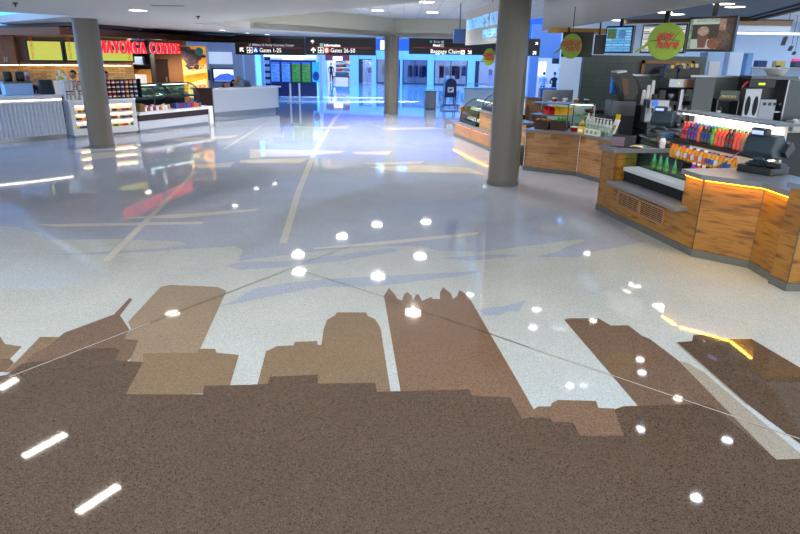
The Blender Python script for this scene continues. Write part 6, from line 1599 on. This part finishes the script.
# right rear shop behind the kiosk
YR = 38.0
rx = lambda px: D(px, 65, YR).x
structure(MB().box(rx(530), rx(538), 0, .4, 0, 4.4).done('wall_back', mat('blue wall', '5a86c8', .5), loc=(0, YR, 0)))
structure(MB().box(rx(577), rx(612), 0, .4, 0, 4.4).done('wall_back', mat('blue wall', '5a86c8', .5), loc=(0, YR, 0)))
structure(MB().box(rx(538), rx(577), 0, .4, D(555, 58, YR).z, 4.4).done('wall_back', mat('blue wall', '5a86c8', .5), loc=(0, YR, 0)))
structure(MB().box(rx(530), rx(612), 5, 5.2, 0, 3.2).done('wall_back', mat('far shop', 'a8acb4', .6), loc=(0, YR, 0)))
aw = tag(MB().box(rx(552), rx(577.5), -.3, .1, D(560, 63.8, YR).z, D(560, 58.3, YR).z).done('shop_awning', mat('awning navy', '0a1024', .6), loc=(0, YR, 0)), 'dark awning board over the lit shop behind the kiosk', 'awning')
area_light('shop_lamp', (rx(568), YR + 2.5, 3.1), (0, 0, 0), 2.5, 2, 70, (1, .95, .9))
wd = thing('lit_window', 'narrow bright window left of the awning in the far shop', 'window', (0, YR + 5.0, 0)); YY = YR + 5.0
MB().box(D(538.5, 70, YY).x, D(545.5, 70, YY).x, -.04, 0, D(542, 76, YY).z, D(542, 62, YY).z).done('pane', mat('bright pane', 'ffffff', .4, emit='f0f6ff', es=1.4), wd)
MB().box(D(541.5, 70, YY).x, D(542.3, 70, YY).x, -.07, -.04, D(542, 76, YY).z, D(542, 62, YY).z).done('mullion', M_navy, wd)
person('customer in pale blue top standing in the far shop', (rx(548.5), YR + 1.0, 0), PI * .8, '8ab0e0', '2a3a5a', '201818', arms='fold')
person('customer in black standing beside the pale blue customer in the far shop', (rx(559), YR + .8, 0), PI * .9, '14181f', '1a2030', '14100e', arms='fold')
person('customer in bright blue shirt leaning at the lit far shop counter', (rx(570.5), YR - .2, 0), PI * 1.1, '1c48d8', '1a2440', '141210', arms='reach', lean=-.2)
# rear guard rail in blue zone
rl = thing('glass_rail', 'blue-tinted glass railing in front of the far shop', 'railing', (rx(530), YR - 3, 0))
MB().box(0, 4.5, 0, .02, .1, 1.0).done('glass_panel', glass('rail glass', '6aa0e8', .3), rl); MB().tube([(0, .01, 1.03), (4.5, .01, 1.03)], .03).done('hand_rail', M_steel, rl)
for k in range(4): MB().box(k * 1.45 + .02, k * 1.45 + .06, -.02, .04, 0, 1.03).done('post', M_steel, rl)

# ------------------------------------------------------------------ bright hall beyond the low slate wall (right)
M_hall = mat('hall white', 'c4d0de', .5)
structure(MB().box(8, 34, 0, .3, 0, 4.8).done('wall_right', M_hall, loc=(0, 33, 0)))
structure(MB().prism([(9.9, 18), (30, 18), (34, 33), (8.4, 33), (8.4, 22)], 4.7, 4.8).done('ceiling', M_ceil))
for y in (21.5, 25.5, 29.5): structure(MB().box(9.9, 32, y, y + .25, 4.3, 4.7).done('trim_9', M_white))
wb_ = thing('hanging_beam', 'brown hanging beam with glass strip right of the drinks menu screen', 'beam', (0, 19.5, 0))
xa, xb = D(737, 22, 19.5).x, D(793, 22, 19.5).x
MB().box(xa, xb, 0, .3, D(765, 25.5, 19.5).z, D(765, 20.5, 19.5).z).done('board', mat('beam brown', '7a6450', .5), wb_); MB().box(xa, xb, .05, .1, D(765, 31.5, 19.5).z, D(765, 25.5, 19.5).z).done('glass_strip', mat('frosted strip', 'c8d8ec', .3), wb_)
MB().box(xa, xb, -.03, .33, D(765, 20.5, 19.5).z, D(765, 19.3, 19.5).z).done('top_edge', M_black, wb_)
lbm = thing('light_line', 'long white light line across the bright hall on the right', 'lamp', (0, 23, 0)); MB().box(D(737, 33, 23).x, D(800, 33, 23).x + 3, 0, .2, D(765, 34.3, 23).z, D(765, 32.5, 23).z).done('diffuser', mat('light line', 'ffffff', .5, emit='f2f8ff', es=1.6), lbm)
MB().box(D(737, 33, 23).x, D(800, 33, 23).x + 3, -.02, .22, D(765, 32.5, 23).z, D(765, 32, 23).z).done('housing', M_white, lbm)
for k, (a, b) in enumerate([((784, 36.5), (788, 45.5)), ((790, 46), (792.5, 51)), ((793.5, 51.5), (795, 55))]):
    Y = 25 + k * 3; p0, p1 = D(*a, Y), D(*b, Y)
    hs = thing('hanging_luminaire', ['largest', 'middle', 'smallest'][k] + ' dark hanging speaker bar in the bright hall', 'luminaire', p0)  # dark unlit bars standing for hanging slot luminaires
    MB().hexa([(-.02, 0, p1.z - p0.z), (.1, 0, p1.z - p0.z), (.1, .1, p1.z - p0.z), (-.02, .1, p1.z - p0.z), (.04, 0, 0), (.16, 0, 0), (.16, .1, 0), (.04, .1, 0)]).done('bar', M_black, hs)
    MB().tube([(.1, .05, 0), (.1, .05, 4.7 - p0.z)], .01, 6).done('hanger', M_black, hs)
def pylon(px0, px1, y0, y1, Y, m, label, inner=None):
    t = thing('display_pylon', label, 'pylon', (0, Y, 0)); a, b = D(px0, 65, Y).x, D(px1, 65, Y).x
    z1 = D((px0 + px1) / 2, y0, Y).z
    MB().box(a, b, 0, .5, 0, z1).done('body', m, t, bevel=.02)
    if inner: MB().box(a + (b - a) * .18, b - (b - a) * .2, -.02, 0, 1.0, z1 - .25).done('panel', inner, t)
    return t
pylon(706, 723, 52, 74, 18.4, mat('pylon blue', '9cc0ec', .4), 'pale blue pylon with white sheet just behind the low slate wall', mat('pylon sheet', 'd4d8e2', .5))
pylon(728, 742, 52, 74, 19.2, mat('pylon pale', 'b8cce4', .4), 'plain pale board standing in the bright hall')
pylon(746, 752, 53, 74, 20.6, mat('pylon mid', '6a98d0', .4), 'slim blue post right of the plain pale board')
dc = thing('shop_counter', 'long low grey counter with goods in the bright hall', 'counter', (0, 26, 0)); a, b = D(752, 70, 26).x, D(800, 70, 26).x + 3
MB().box(a, b, 0, .8, 0, D(775, 68, 26).z).done('body', mat('counter mid', '8a98a8', .5), dc); MB().box(a, b, -.05, .85, D(775, 68, 26).z, D(775, 67.3, 26).z).done('top', M_steel, dc)
q = random.Random(5)
for k in range(7):
    c = ['1c2a60', 'c8a050', '303848', 'b06030', 'd0d4dc', '2a50a0', 'a03060'][k]
    tag(MB().box(-.2, .2, -.15, .15, 0, .25).done('goods_box', mat('goods ' + c, c, .5), loc=(a + .5 + k * .75, 26.4, D(775, 67.3, 26).z + .001), bevel=.02), ['dark blue', 'gold', 'charcoal', 'rust', 'white', 'blue', 'magenta'][k] + ' box on the low grey counter in the bright hall', 'box')
rs = tag(MB().box(0, 1.4, 0, .1, 0, .22).done('red_sign', mat('red lit', 'e01828', .5, emit='e01828', es=1.2), loc=D(792, 63.5, 30)), 'small glowing red sign at the right edge of the bright hall', 'sign')
ms = tag(MB().box(0, 1.2, 0, .1, 0, .35).done('magenta_sign', mat('magenta lit', 'b83a78', .5, emit='b83a78', es=.8), loc=D(793, 67, 29)), 'small magenta sign below the red sign at the right edge', 'sign')

# ------------------------------------------------------------------ hidden spots added to draw daylight streaks on the far floor
for p_, t_, pw_ in (((6.6, 41.2, 1.9), (-3.2, 40.6, 0), 120000), ((6.6, 38.8, 1.9), (-.6, 37.6, 0), 100000), ((6.6, 37.4, 1.9), (-3.6, 36.6, 0), 60000)):
    spot_light('daylight_streak_spot', p_, t_, pw_, (.6, .8, 1), 8, .05, .3)
